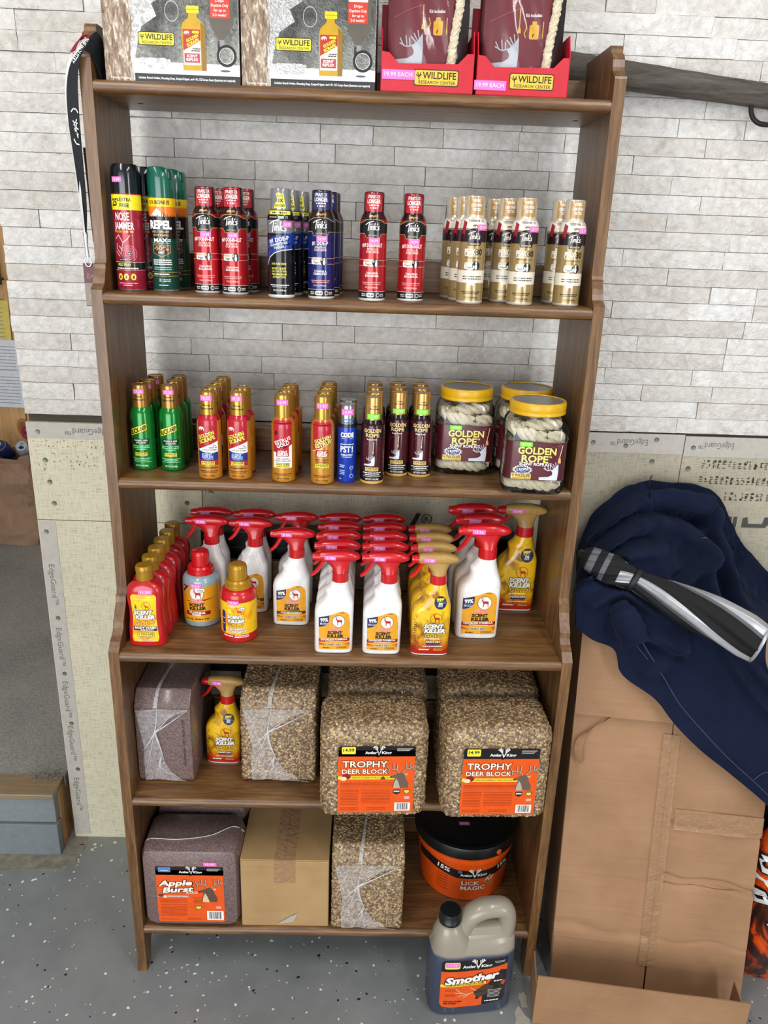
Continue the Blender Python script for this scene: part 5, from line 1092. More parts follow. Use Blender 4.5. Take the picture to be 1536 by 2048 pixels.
for i, (x, y, d_) in enumerate(((.070, -.418, 'corn feed block with orange label beside the plain corn block'), (.327, -.418, 'corn feed block with orange label next to the bookcase side'), (.078, -.268, 'corn feed block pushed behind the labelled block beside the plain one'), (.330, -.268, 'corn feed block pushed behind the labelled block by the bookcase side'))):
    file(tb, d_, 'feed block', 'labelled corn feed blocks', [(x, y)], Z5)
def film_sheet(t, w, d, h, seed, cz):
    """stretch film gathered to a pinch over the block's end"""
    y = -d/2-.0035; ux = -w*.14; pts = [(-.46, .83), (-.1, .85), (.47, .845), (.28, .80), (.10, .745), (-.04, .675), (-.115, cz), (-.105, .50), (-.07, .40), (-.02, .29), (.10, .15), (.30, .055), (.46, .035), (.05, .05), (-.18, .06), (-.36, .05), (-.37, .24), (-.35, .42), (-.40, .60)]
    tri = tessellate_polygon([[Vector((a, b, 0)) for a, b in pts]]); bm = bmesh.new(); vs = [bm.verts.new((a*w, 0, b*h)) for a, b in pts]
    for q in tri: bm.faces.new([vs[i] for i in q])
    bmesh.ops.subdivide_edges(bm, edges=bm.edges[:], cuts=3, use_grid_fill=True); bm.verts.index_update(); mb = MB()
    mb.add([(v.co.x, y-.003*abs(noise.noise(Vector((v.co.x*60, v.co.z*40, seed)))), v.co.z) for v in bm.verts], [tuple(v.index for v in f.verts) for f in bm.faces]); bm.free()
    mb.build('film', film(), t, True)
    rnd = random.Random(seed); c0 = (ux, y-.004, h*cz)
    for ex, ez, r in ((.46, .845, .0022), (.2, .80, .0016), (-.08, .86, .0015), (-.36, .40, .0018), (-.37, .10, .001), (-.02, .29, .0028), (.02, .14, .0016), (-.10, .12, .0012), (-.2, .06, .0010)):
        src = c0 if ez > .25 or ex < -.3 else (-.05*w, y-.003, .33*h)
        p = spline([src, ((src[0]+ex*w)/2+rnd.uniform(-.004, .002)-(.006 if ex > 0 else 0), y-.003, (src[2]+ez*h)/2-(.006 if ez > .7 else 0)), (ex*w, y-.0005, ez*h)], 6); n = len(p)
        m_ = MB(); m_.tube(p, [r*(1-.8*i/(n-1)) for i in range(n)], 5, flat=.5); m_.build('film_crease', film_crease(), t)
    m_ = MB(); ribbon(m_, [(ux*.8, y-.001, h*.86), (ux*.6, -d/2+.028, h+.002), (ux*.2, -d/2+.12, h+.002), (ux*-.3, d/2-.03, h+.002)], [(1, 0, 0), (1, 0, 0)], [.009, .003], .0005); m_.build('film_crease', film(), t)
cb = block(.162, .228, .232, .02, True, 2, True); film_sheet(cb, .162, .228, .232, 3, .60)
file(cb, 'unlabelled corn feed block wrapped in film below the sprayers', 'feed block', 'plain corn feed blocks', [(-.1385, -.262)], Z5+.0012)
file(cb, 'unlabelled corn feed block wrapped in film beside the bucket', 'feed block', 'plain corn feed blocks', [(.068, -.322)], Z6+.0012)
for o in list(bpy.data.objects):
    if o.parent is None and o.get('label', '').startswith('unlabelled'): o.rotation_euler.z = 0
mbk = block(.122, .228, .230, .014, False, 3, True); film_sheet(mbk, .122, .228, .230, 5, .60); mbk.rotation_euler.z = 0
lb = Lab(.5); lb.text('2023 1636 1531 102442497', 44, 108, 5.5, '#2c2524', 1, w=120, bold=0, rot=-90); lb.build('date_stamp', mbk, flat(-.1145), cut=None)
file(mbk, 'brown mineral feed block standing end-on in clear film', 'feed block', None, [(-.3875, -.267)], Z5); mbk.rotation_euler.z = 0
ab = block(.224, .138, .226, .028, False, 4)
lb = Lab(.3); w, h = 152, 160; lb.rect(-w/2, 0, w/2, h, ORG, 0, 5); ak_head(lb, w, h); lb.rect(-w/2+6, h-15, -w/2+34, h-1, '#4f86c0', 3, 2); lb.rect(-w/2+12, h-11, -w/2+28, h-9.5, WHITE, 4)
lb.text('Apple', -32, 114, 14, '#f8efe2', 3, w=72, bold=.04, shear=.3, rot=3, edge='#2a1408', ew=.06); lb.text('Burst', -27, 95, 14, '#f8efe2', 3, w=66, bold=.04, shear=.3, rot=4, edge='#2a1408', ew=.06); lb.text('BLOCK', 4, 87, 6.5, '#e9dccb', 5, w=26, bold=.03, edge='#8a3a10', ew=.05)
lb.rect(-w/2, 72, -5, 78, '#b98592', 1); lb.text('APPLE FLAVORED MINERAL', -28, 75, 3, WHITE, 2, w=46, bold=.02); lb.ell(-66, 77, 8, 4, '#8c1d2a', 2); lb.ell(-58, 74, 5, 4, '#f0d29a', 3)
bust(lb, 41, 82, 5.6, 2, '#5d4637', '#d9c39c', '#3d2c24'); fine(lb, -w/2+6, -8, [66, 62, 58]); fine(lb, 6, 30, [72, 68, 64, 60, 56]); fine(lb, -w/2+6, -10, [50, 45, 41, 37, 33, 29, 25, 21, 17]); fine(lb, -w/2+6, -30, [7]); fine(lb, -12, 22, [10, 6])
lb.poly([(9, 48), (24, 48), (24, 42), (16.5, 35), (9, 42)], '#2f4a26', 2, False); lb.poly([(10.5, 46.5), (22.5, 46.5), (22.5, 42), (16.5, 37), (10.5, 42)], '#e8cf5c', 3, False); lb.rect(57, 40, 68, 47, '#e9a79a', 2, 1); barcode(lb, 35, 6, 73, 33, 2)
lo = lb.build('label', ab, flat(-.069-.001), cut=None); lo.location = (.001, 0, .024)
sticker(ab, flat(-.070), '15.99', 48, 192, 30, 11, L=1)
fm = MB(); fm.tube(spline([(-.112, -.02, .190), (-.095, -.03, .225), (-.03, -.034, .2278), (.04, -.02, .2278), (.088, .01, .2278), (.1115, .02, .205)], 6), .0012, 6, flat=.6); fm.build('film_crease', C('#cfcdcd', .3), ab)
file(ab, 'brown mineral feed block with orange apple label', 'feed block', 'brown mineral feed blocks', [(-.336, -.368)], Z6); ab.rotation_euler.z = 0
file(ab, 'brown mineral feed block pushed behind the apple-labelled one', 'feed block', 'brown mineral feed blocks', [(-.3368, -.222)], Z6)
for o in bpy.data.objects:
    if o.get('label', '').startswith('brown mineral feed block pushed'): o.rotation_euler.z = 0
# ---- plain carton on the bottom shelf
bx = empty('cardboard_box', (-.122, -.283, Z6)); props(bx, 'plain closed cardboard box on the bottom shelf beside the feed blocks', 'box')
cbm = cardboard('tan_carton', ('#9c7d52', '#ab8a5d', '#b6966a'))
MB().box(-.101, -.142, 0, .101, .142, .192).build('box_body', cbm, bx, False, bevel=.003)
MB().box(-.101, -.142, .1925, -.0015, .142, .1955).build('flap', cbm, bx, False, bevel=.001); MB().box(.0015, -.142, .1925, .101, .142, .1955).build('flap', cbm, bx, False, bevel=.001)
MB().box(-.024, -.142, .1957, .024, .142, .1959).build('tape', tape(), bx, False); MB().box(-.024, -.1435, .13, .024, -.1428, .1957).build('tape', tape(), bx, False)
MB().add([(-.02, -.1445, .008), (.02, -.146, .018), (.03, -.1445, .042), (.012, -.1448, .032)], [(0, 1, 2, 3)]).build('torn_tape', C('#b3aca0', .3), bx)
# ---- bucket
bk = empty('bucket', (.314, -.236, Z6)); props(bk, 'orange plastic bucket with black lid behind the molasses jug', 'bucket')
MB().lathe([(.104, 0), (.107, .003), (.119, .120), (.1215, .121), (.1225, .128), (.1215, .134), (.1225, .136), (.1235, .146)], 0, 56).build('pail', C('#e0520d', .32, 0, .2), bk)
MB().lathe([(.1255, .143), (.128, .145), (.129, .168), (.1265, .174), (.118, .175), (.115, .168), (.01, .167)], 0, 56).build('lid', C('#101012', .4), bk)
MB().lathe([(.007, 0), (.007, .003), (.004, .004)], 0, 16).build('plug', C('#c24a1a', .4), bk, loc=(.066, -.108, .156), rot=(rad(80), 0, rad(30)))
lb = Lab(.35); K = [(0, 105), (3, 107), (120, 119)]; mp = cyl(K); cut_v[id(mp)] = 12
up = [(-150, 112), (-110, 116), (-70, 110), (-30, 102), (0, 103), (40, 101), (75, 104), (110, 114), (150, 112)]
lb.poly([(u, v-26) for u, v in up]+[(u, v) for u, v in up[::-1]], '#131315', 1)
lb.text('15%', -64, 98, 13, WHITE, 2, w=32, bold=.03, rot=-8); lb.text('15%', 92, 98, 13, WHITE, 2, w=32, bold=.03, rot=8); antler_king(lb, 12, 88, 66, 2); lb.rect(-28, 93, -18, 101, '#3f6fae', 2)
lb.text('LICK', 4, 62, 12, '#f1dfd6', 3, w=42, bold=.03, edge='#8a1c10', ew=.05); lb.text('MAGIC', 12, 45, 13, '#f1dfd6', 3, w=60, bold=.03, edge='#8a1c10', ew=.05)
for k in range(6): lb.greek(-80, -52+3*(k % 2), 74-k*9, 2, '#9c3208', 1, seed=k)
for l in ([(40, 62), (46, 76), (52, 62), (60, 78)], [(46, 66), (54, 82)], [(58, 64), (64, 74)]): lb.line(l, 2.4, '#e8cdb4', 2)
lb.poly([(40, 60), (66, 62), (68, 50), (60, 40), (44, 48)], '#b06a34', 1, False)
lb.build('label', bk, mp, cut=8, base=.0006); 
lb = Lab(.5); lb.rect(-13, -4, 13, 5, '#c45a9c', 0); lb.text('15.99', 0, .5, 4.6, '#f0cfe4', 1, w=16, bold=0); lb.build('price_sticker', bk, lambda u, v, off: (u/1000-.008, -.03+v/1000*1.3, .1672+off), cut=None)
# ---- molasses jug standing on the floor
jg = empty('jug', (.306, -.4925, 0), rad(6)); props(jg, 'translucent plastic jug of dark molasses with black cap on the floor', 'jug')
J = [(0, -.084, .084, .052), (.003, -.091, .091, .058), (.012, -.0965, .0965, .062), (.145, -.0965, .0965, .062), (.165, -.096, .0965, .0615), (.182, -.094, .097, .058), (.194, -.091, .0965, .052), (.203, -.086, .094, .044), (.210, -.078, .088, .034), (.214, -.06, .07, .022)]
MB().loft([ring((l+r)/2, 0, (r-l)/2, b*.74, 4.2 if z < .18 else 3.2, z, 48) for z, l, r, b in J]).build('jug_body', jug_mat(), jg)
MB().loft([ring(x, -.004, a, b, 2.5, z, 28) for z, x, a, b in ((.170, -.042, .052, .041), (.192, -.046, .047, .039), (.208, -.050, .041, .037), (.222, -.053, .034, .033), (.234, -.055, .027, .028), (.240, -.055, .0235, .0235))]).build('shoulder', jug_mat(), jg)
MB().lathe([(.0225, .239), (.0255, .2405), (.0255, .245), (.022, .246)], 0, 28, -.055, -.004).build('neck_ring', jug_mat(), jg)
secs = [[(-.055+(.0252 if i % 2 else .0245)*q*math.cos(2*PI*i/44), -.004+(.0252 if i % 2 else .0245)*q*math.sin(2*PI*i/44), z) for i in range(44)] for z, q in ((.2455, 1), (.253, 1), (.2535, .97), (.270, .96), (.274, .9), (.2745, .3))]
MB().loft(secs).build('cap', C('#131316', .4), jg, angle=60)
hp = spline([(-.030, .002, .188), (-.019, .001, .228), (-.002, -.002, .256), (.022, -.002, .268), (.048, -.002, .270), (.066, -.002, .266), (.075, -.002, .247), (.076, -.002, .215), (.070, -.002, .180)], 6)
MB().loft([ring(.03, .002, .062, .030, 3, .185, 28), ring(.03, .002, .056, .024, 3, .212, 28), ring(.03, .002, .050, .018, 3, .226, 28), ring(.03, .002, .044, .010, 3, .230, 28)]).build('grip_recess', jug_mat(), jg)
MB().tube(hp, [.0205+.004*max(0, 1-2*i/(len(hp)-1))**4 for i in range(len(hp))], 18, flat=1.2, up=(1, 0, 0)).build('handle', jug_mat(), jg)
lb = Lab(.3); w, h = 150, 138; mpj = front_of([(0, -96.5, 96.5, 45.9), (300, -96.5, 96.5, 45.9)], 4.2); v0 = 28
lb.poly([(-75, v0+14), (-70, v0+3), (-50, v0), (10, v0+1), (70, v0+10), (75, v0+22), (75, v0+h), (-70, v0+h), (-75, v0+h-6)], ORG, 0); lb.poly([(-75, v0+h-30), (-20, v0+h-30), (30, v0+h-28), (75, v0+h-18), (75, v0+h), (-70, v0+h), (-75, v0+h-6)], '#131315', 1)
lb.poly([(22, v0+3), (70, v0+10), (75, v0+22), (75, v0+100), (60, v0+104), (36, v0+70), (22, v0+48)], '#1b1513', 1)
antler_king(lb, 6, v0+h-17, 66, 2); lb.rect(-68, v0+h-22, -34, v0+h-3, '#f0e070', 2, 4); lb.greek(44, 68, v0+h-8, 1.4, '#d0cec8', 2); lb.greek(46, 68, v0+h-11.5, 1.4, '#d0cec8', 2)
lb.text('Smother', -4, v0+86, 19, '#f6f1ea', 4, w=118, bold=.05, shear=.3, rot=6, edge='#2a1408', ew=.06); lb.poly([(-75, v0+62), (28, v0+66), (28, v0+74), (-75, v0+70)], '#f2dc2e', 2); lb.text('PREMIUM BLACKSTRAP MOLASSES', -20, v0+68, 3.8, '#3a4a14', 3, w=88, bold=.02, rot=2, shear=.2)
for k in range(10): lb.poly([(-54+k*9, v0+76), (-50+k*9, v0+76), (-52+k*9, v0+70-(k % 3)*2)], '#7a1c0c', 3, False)
lb.poly([(28, v0+66), (48, v0+58), (40, v0+44), (22, v0+30), (12, v0+24), (6, v0+32), (0, v0+44), (14, v0+54)], '#4d3424', 3, False); lb.ell(10, v0+25, 4, 3, '#1a100c', 4)
for l in ([(2, v0+44), (-16, v0+38), (-30, v0+46), (-40, v0+56)], [(-16, v0+38), (-34, v0+34)], [(-24, v0+42), (-42, v0+44)], [(-8, v0+40), (-22, v0+28)], [(6, v0+48), (-6, v0+58)]): lb.line(l, 2, '#d9b48c', 3)
fine(lb, -64, -36, [v0+54, v0+50]); fine(lb, -64, -40, [v0+40, v0+37, v0+34]); lb.greek(-66, -24, v0+18, 3, '#3a1a0c', 2); lb.greek(-66, -36, v0+12, 3, '#3a1a0c', 2)
for k in range(6): lb.greek(34, 66-k, v0+46-k*4.2, 1.5, '#cfcac4', 3, seed=k)
lb.greek(46, 66, v0+72, 3, WHITE, 3); lb.greek(28, 62, v0+14, 3, WHITE, 3); lb.poly([(62, v0+62), (70, v0+56), (74, v0+68), (68, v0+72)], '#c2441a', 3, False)
lb.build('label', jg, mpj, cut=8, base=.0005, step=.0002); sticker(jg, mpj, '17.99', -51, v0+h-11, 30, 11, L=5)
# ---- cartons of drip kits on the top shelf
def foil_box():
    t = empty('kit_box'); w, h, d = 231, 300, .125; MB().box(-w/2000, -d/2, 0, w/2000, d/2, h/1000).build('carton', [foil()], t, False, bevel=.0015)
    lb = Lab(.25); X = -w/2
    lb.poly([(X, 0), (X+48, 0), (X+44, 40), (X+50, 90), (X+42, 160), (X+52, 230), (X+46, h), (X, h)], bark_print(), 0, False)
    lb.rect(X+50, 0, -X, 13, '#16161a', 0); lb.text('Includes: Branch Holder, Mounting Strap, Scrape-Dripper, and 4 FL OZ Scrape Scent (batteries not required)', 24, 6.5, 3.4, WHITE, 1, w=166, bold=.02); lb.text('Patents Pending', X+26, 5, 3.4, '#efe7da', 1, w=34, bold=.01)
    lb.rect(X+48, 13, -X, 30, '#dcdde0', 0); lb.rect(X+56, 20, X+110, 37, foil(), 1, 8); lb.poly([(X+52, 36), (X+112, 36), (X+112, 31), (-X-1, 31), (-X-1, h), (X+104, h), (X+104, 130), (X+84, 118), (X+92, 100), (X+66, 84), (X+58, 60)], foil_dark(), 0, False)
    wrc(lb, X+90, 66, 62, 1, '#f2e03a')
    # dripper bottle picture
    B = [(X+134, 20), (X+174, 20), (X+174, 86), (X+170, 92), (X+160, 100), (X+160, 106), (X+146, 106), (X+146, 100), (X+136, 92), (X+134, 86)]
    lb.poly(B, '#c39a14', 2, False); lb.poly([(X+166, 20), (X+174, 20), (X+174, 86), (X+168, 92), (X+166, 92)], '#8f6a0c', 3, False); lb.rect(X+143, 106, X+164, 117, '#e0c81c', 2, 1.5); lb.rect(X+143, 111, X+164, 112, '#b89c10', 3)
    lb.rect(X+135.5, 28, X+165, 82, '#d9cfc6', 3, 1.5); lb.poly([(X+135.5, 50), (X+165, 66), (X+165, 82), (X+135.5, 82)], '#b3301c', 4, False); doe(lb, X+142, 77, .95, WHITE, 5); lb.rect(X+151, 76, X+163, 80, '#e8d030', 5, 1.5)
    lb.text('GOLDEN', X+151, 69, 4.6, '#f0dd3a', 5, w=22, bold=.04, rot=26); lb.text('SCRAPE', X+152, 62.5, 4.6, '#f0dd3a', 5, w=22, bold=.04, rot=26); lb.greek(X+151, X+164, 53, 1.5, '#3a3a4a', 4); lb.greek(X+149, X+164, 50, 1.5, '#3a3a4a', 4); lb.rect(X+137, 32, X+163, 46, '#b23a44', 4); lb.text('SCENT', X+150, 42, 4, WHITE, 5, w=18, bold=.03); lb.text('REFLEX', X+150, 36.5, 4, WHITE, 5, w=20, bold=.03)
    lb.poly([(X+182, h), (X+182, 92), (X+196, 66), (X+204, 66), (X+222, 92), (X+222, h)], '#5d564c', 1, False); lb.line([(X+196, 66), (X+196, 36)], 4, '#141416', 2); lb.rect(X+195, 58, X+206, 68, '#8d8d8c', 2)
    lb.ring(X+209, 44, 17, 5, '#101012', 3, 30); lb.ring(X+209, 44, 12.6, .8, '#e8e8e8', 4, 30); lb.ell(X+206, 21, 9, 1.6, '#55555a', 1)
    lb.rect(X+183, 100, X+216, 132, '#c93c2e', 3, 1.5); 
    for k, s in enumerate(('Drips', 'Daytime Only', 'for up to', '2-3 weeks*')): lb.text(s, X+199.5, 126-k*7, 4, '#f6ded8', 4, w=(14, 29, 20, 25)[k], bold=.02)
    lb.rect(X+183, 132, X+216, 164, '#d9d8d4', 3, 1); lb.text('Original', X+199.5, 158, 4.6, INK, 4, w=24, bold=.02); lb.text('Scrape-', X+199.5, 149, 5, INK, 4, w=22, bold=.02); lb.text('Dripper*', X+199.5, 140, 5, INK, 4, w=24, bold=.02)
    lb.rect(X+101, 136, X+172, 172, '#8c6c1c', 1); lb.rect(X+103, 138, X+170, 170, '#1b1712', 2); lb.text('CONDITION', X+136, 148, 7, '#e9b45a', 3, w=54, bold=.04)
    lb.ring(X+118, 108, 12, 1, '#aeb4b6', 1, asp=1.3)
    lb.build('printed_front', t, flat(-d/2), cut=None); return t
fb = foil_box()
file(fb, 'silver foil drip-kit box beside the lanyard', 'box', 'silver drip-kit boxes', [(-.314, -.237)], Z1); fb.rotation_euler.z = 0
file(fb, 'silver foil drip-kit box beside the red display trays', 'box', 'silver drip-kit boxes', [(-.0785, -.237)], Z1)
# ---- red display trays with pouches
def tray(w):
    t = empty('display_tray'); m = C('#c2182c', .35); W = w/2; d = .13
    F = [(-W, 0), (W, 0), (W, .062), (W-.012, .062), (W-.028, .046), (-W+.030, .044), (-W+.014, .060), (-W, .062)]
    MB().prism(F, -d/2, -d/2+.0016).build('front_panel', m, t, False)
    for s in (-1, 1): MB().prism([(0, 0), (d, 0), (d, .10), (.02, .10), (0, .062)], -.0008, .0008).build('side_panel', m, t, False, loc=(s*(W-.0008), -d/2, 0), rot=(0, 0, PI/2))
    MB().box(-W, d/2-.0016, 0, W, d/2, .16).build('back_panel', m, t, False); MB().box(-W, -d/2, 0, W, d/2, .0014).build('base_panel', m, t, False)
    lb = Lab(.4); wrc(lb, 16, 23.5, 78, 0, '#e8bb3a'); lb.build('label', t, flat(-d/2), cut=None); return t
def pouch():
    t = empty('rope_pouch'); W, H = .070, .245
    def sf(s):
        def fn(a, b):
            x = (a-.5)*2; e = max(0, 1-abs(x)**3.2)*max(0, 1-abs(2*b-1)**6); return (x*W, s*(.0015+.014*e+.0025*math.sin(7*x+9*b)*e), b*H)
        return fn
    mb = MB(); mb.grid(sf(-1), 18, 18); mb.build('film_front', pouch_film(), t); mb = MB(); mb.grid(sf(1), 18, 18); mb.build('film_back', C('#2a1418', .4), t)
    def cf(a, b): x, y, z = sf(-1)(a, b); return (x, y+.003, z)
    mb = MB(); mb.grid(cf, 14, 14); mb.build('card', C('#6a0f20', .5), t)
    lb = Lab(.4)
    def mp(u, v, off): x, y, z = cf(u/1000/(2*W)+.5, v/1000/H); return (u/1000, y-off, v/1000)
    KEEP.append(mp); cut_v[id(mp)] = 6
    lb.poly([(38, 0), (70, 0), (70, 245), (44, 245), (50, 150), (48, 90)], '#1d1214', 0); lb.line([(-60, 116), (-40, 124), (-8, 136)], 1, '#a84a52', 1); lb.line([(-10, 134), (-10, 106)], 1.3, '#efc25c', 1); lb.poly([(-12, 106), (-8, 106), (-7, 98), (-13, 98)], '#e3a63c', 1, False)
    lb.text('Kit includes:', 14, 126, 5, '#f0e6e2', 1, w=27, bold=.02); lb.rect(8, 90, 24, 112, '#d6a520', 1, 3); lb.rect(12, 112, 20, 117, '#d6a520', 1); lb.line([(0, 116), (3, 108), (-1, 98), (2, 92)], 1.6, '#d6a520', 1); lb.line([(31, 116), (31, 92)], 1.6, '#d6a520', 1)
    buck_head(lb, -60, 44, 5, '#aeb2ba', 1); lb.build('printed_card', t, mp, cut=5, base=.0004)
    mb = MB(); rope(mb, spline([(.040, -.0105, .02), (.044, -.013, .08), (.053, -.0115, .15), (.050, -.008, .22)], 10), .0085); mb.build('rope', rope_mat(), t); return t
tr = tray(.161); po = pouch()
for x, who in ((.1255, 'beside the foil boxes'), (.292, 'by the bookcase side')):
    file(tr, 'red cardboard display tray '+who, 'tray', 'red display trays', [(x, -.236)], Z1)
    for o in bpy.data.objects:
        if o.get('label', '') == 'red cardboard display tray '+who: o.rotation_euler.z = 0
    for i, y in enumerate((-.272, -.235, -.198)):
        file(po, 'maroon rope-kit pouch, %s in the tray %s' % (('foremost', 'middle', 'hindmost')[i], who), 'pouch', 'maroon rope-kit pouches', [(x, y)], Z1+.0018)
tl = [o for o in bpy.data.objects if o.get('label', '').startswith('red cardboard display tray')]
for o in tl:
    lbp = Lab(.5); k = -48 if 'foil' in o['label'] else -54; vv = 27 if 'foil' in o['label'] else 16
    lbp.rect(k-30, vv-8, k+26, vv+7, PINK, 0); lbp.text('19.99 EACH', k-2, vv, 6.6, '#fbe9f6', 1, w=48, bold=0); lbp.build('price_sticker', o, flat(-.065), cut=None, base=.0012)
# ============================================================ things round the bookcase
ly = empty('lanyard', (-.476, -.30, 1.53)); props(ly, 'black and white lanyard with a badge hung over the bookcase corner', 'lanyard')
def lyp(mb, name, m, **k): o = mb.build(name, m, ly, **k); o.location = (.476, .30, -1.53); return o
mb = MB(); ribbon(mb, [(-.440, -.268, 1.915), (-.440, -.292, 1.950), (-.446, -.3225, 1.962), (-.466, -.3235, 1.943), (-.480, -.3225, 1.905), (-.4850, -.3185, 1.85), (-.4855, -.312, 1.78), (-.4865, -.302, 1.70), (-.4885, -.30, 1.655)],
                       [(0, 1, .2), (.3, .6, .9), (.75, -.1, .7), (.8, -.3, .5), (.95, -.3, .1), (.9, -.45, 0), (.6, -.8, 0)], [.046, .010]); lyp(mb, 'black_strap', C('#14171c', .55))
mb = MB(); ribbon(mb, [(-.4495, -.295, 1.972), (-.474, -.305, 1.963), (-.4885, -.309, 1.925), (-.4945, -.308, 1.87), (-.4935, -.305, 1.80), (-.492, -.302, 1.72), (-.4905, -.30, 1.655)], [(.2, 1, .3), (.6, -.5, .6), (.9, -.4, .1), (.8, -.6, 0), (.5, -.9, 0)], [.020, .008]); lyp(mb, 'white_strap', C('#e6e4e0', .55))
mb = MB(); ribbon(mb, [(-.450, -.300, 1.9735), (-.466, -.3115, 1.9665), (-.4785, -.315, 1.947)], [(.3, .8, .4), (.7, -.3, .6), (.9, -.3, .3)], .012); lyp(mb, 'red_strap', C('#8c1f30', .55))
mb = MB(); ribbon(mb, [(-.4785, -.296, 1.80), (-.4775, -.294, 1.73), (-.4765, -.292, 1.64)], [(.9, -.4, 0), (.8, -.6, 0)], .006); lyp(mb, 'maroon_strap', C('#4b1a24', .55))
lb = Lab(.6); lb.text('THE INDUSTRY', 0, 0, 7.2, '#f2f2f0', 0, w=60, bold=.01, rot=0)
o_ = Vector((-.4625, -.3262, 1.9475)); tx = Vector((-.60, -.02, -.80)).normalized(); ty = Vector((.80, 0, -.60)).normalized()
def mpl(u, v, off): p = o_+tx*(u/1000*.78)+ty*(v/1000); return tuple(p+Vector((0, -off, 0)))
oo = lb.build('lettering', ly, mpl, cut=None, base=.0004); oo.location = (.476, .30, -1.53)
lb = Lab(.6); 
for l in ([(-7, 20), (-2, 24), (4, 23), (7, 19)], [(-6, -16), (-2, -22), (4, -23)], [(-5, 8), (2, 2), (-3, -3), (4, -10)], [(3, 10), (-2, 1), (5, -3)], [(-4, 3), (4, 5)], [(0, -3), (3, -14)]): lb.line(l, 1.8, '#e8eaea', 0)
oo = lb.build('lettering', ly, lambda u, v, off: (-.4815+u/1000*.8, -.3205-off-.002, 1.83+v/1000*1.2), cut=None); oo.location = (.476, .30, -1.53)
mb = MB(); mb.tube([(-.489, -.30, 1.657), (-.489, -.30, 1.63), (-.488, -.30, 1.612)], [.0045, .003, .0035], 10); mb.tube([(-.488+.006*math.cos(q), -.30, 1.606+.009*math.sin(q)) for q in [2*PI*i/14 for i in range(15)]], .0013, 6); lyp(mb, 'clip', C('#b9bcc2', .25, .9))
mb = MB().box(-.4995, -.298, 1.525, -.4765, -.2945, 1.603); lyp(mb, 'badge', C('#6d5850', .4), smooth=False, bevel=.001)
lb = Lab(.4); lb.rect(-499, 1568, -477, 1602, '#5b1822', 0); lb.line([(-494, 1576), (-491, 1586), (-488, 1576), (-494, 1576)], .7, '#b98a8a', 1); lb.text('ATA SHOW'[:3], -482, 1580, 3, '#d9bdbd', 1, w=7, bold=0); lb.rect(-499, 1527, -477, 1567, '#8c7a72', 0); lb.rect(-492, 1540, -478, 1547, '#b3a03a', 1); lb.greek(-489, -479, 1552, 1.6, '#3a2a26', 1); lb.greek(-490, -480, 1543, 1.6, '#3a2a26', 2)
oo = lb.build('badge_print', ly, flat(-.298), cut=None); oo.location = (.476, .30, -1.53)
# ---- weathered pole with iron hook on the wall
pl = empty('wooden_pole', (.30, -.047, 2.0)); props(pl, 'weathered grey wooden pole with an iron hook fixed across the stone wall', 'pole')
rnd = random.Random(4); secs = []
for i in range(26):
    q = i/25; x = .98*q; r = .0278-.006*q+.001*math.sin(9*q); zc = .013-.125*q*.72
    secs.append([(x, r*.95*math.cos(2*PI*j/20)+rnd.uniform(-.0005, .0005), zc+r*math.sin(2*PI*j/20)+rnd.uniform(-.0006, .0006)) for j in range(20)])
MB().loft(secs).build('shaft', log_mat(), pl, angle=50)
MB().tube(spline([(.508, -.004, -.045), (.507, -.006, -.062), (.513, -.012, -.080), (.530, -.016, -.090), (.556, -.016, -.088), (.57, -.014, -.07)], 6), .0048, 10).build('hook', C('#2b2725', .5, .7), pl)
# ---- big leaning carton, flattened carton in front of it and low tray at its foot
CW_ = rad(-7.8); LEAN = rad(12)
def leaning(name, label, cat='box'):
    o = empty(name, (.543, -.2335, .0)); o.rotation_euler = (-LEAN, 0, CW_); return props(o, label, cat)
cdb = cardboard()
A = leaning('cardboard_carton', 'tall brown cardboard carton leaning on the wall under the jacket')
MB().box(0, -.19, 0, .428, 0, .86).build('carton_body', cdb, A, False, bevel=.004)
CREASES = []
def crease(x, z):
    return sum(d*max(0, 1-abs(z-(z0+k*(x-.2)+.006*math.sin(x*40)))/w)*(x0 <= x <= x1) for z0, k, d, w, x0, x1 in CREASES)
def crumple(x0, x1, z0, z1, y, seed, amp, nx=16, nz=26, th=.003):
    def fn(s):
        def f(a, b):
            x, z = x0+(x1-x0)*a, z0+(z1-z0)*b; e = min(1, 8*min(a, 1-a)+.15)*1
            return (x, y-s*th/2+crease(x, z)-amp*(noise.noise(Vector((x*9, z*7, seed)))+.5*noise.noise(Vector((x*22, z*16, seed+3))))*e, z)
        return f
    mb = MB(); f0, f1 = fn(1), fn(-1); mb.grid(f0, nx, nz); mb.grid(f1, nx, nz)
    n = nx+1; N = n*(nz+1)
    for ring_ in ([(j*n, (j+1)*n) for j in range(nz)], [((j+1)*n+nx, j*n+nx) for j in range(nz)], [(i+1, i) for i in range(nx)], [(nz*n+i, nz*n+i+1) for i in range(nx)]):
        for a, b in ring_: mb.f.append([a, b, N+b, N+a]); mb.m.append(0)
    return mb
crumple(-.006, .434, .632, .87, -.229, 2, .002).build('top_flap', cdb, A, angle=40)
Bx = leaning('flattened_carton', 'flattened taped cardboard carton propped in front of the tall carton')
MB().box(-.004, -.206, .0, .432, -.192, .645).build('back_sheet', cdb, Bx, False, bevel=.002)
CREASES += [(.095, -.06, .006, .012, -.01, .215), (.26, -.08, .009, .010, .215, .5), (.235, .05, .006, .008, .215, .5), (.39, -.05, .005, .006, .215, .5), (.10, .0, .003, .006, .215, .5), (.50, .3, .002, .006, -.01, .215)]
crumple(-.004, .214, .075, .648, -.213, 5, .0034, 20, 60).build('flap', cdb, Bx, angle=60)
crumple(.217, .434, .40, .648, -.2125, 7, .0034, 20, 60).build('flap', cdb, Bx, angle=60)
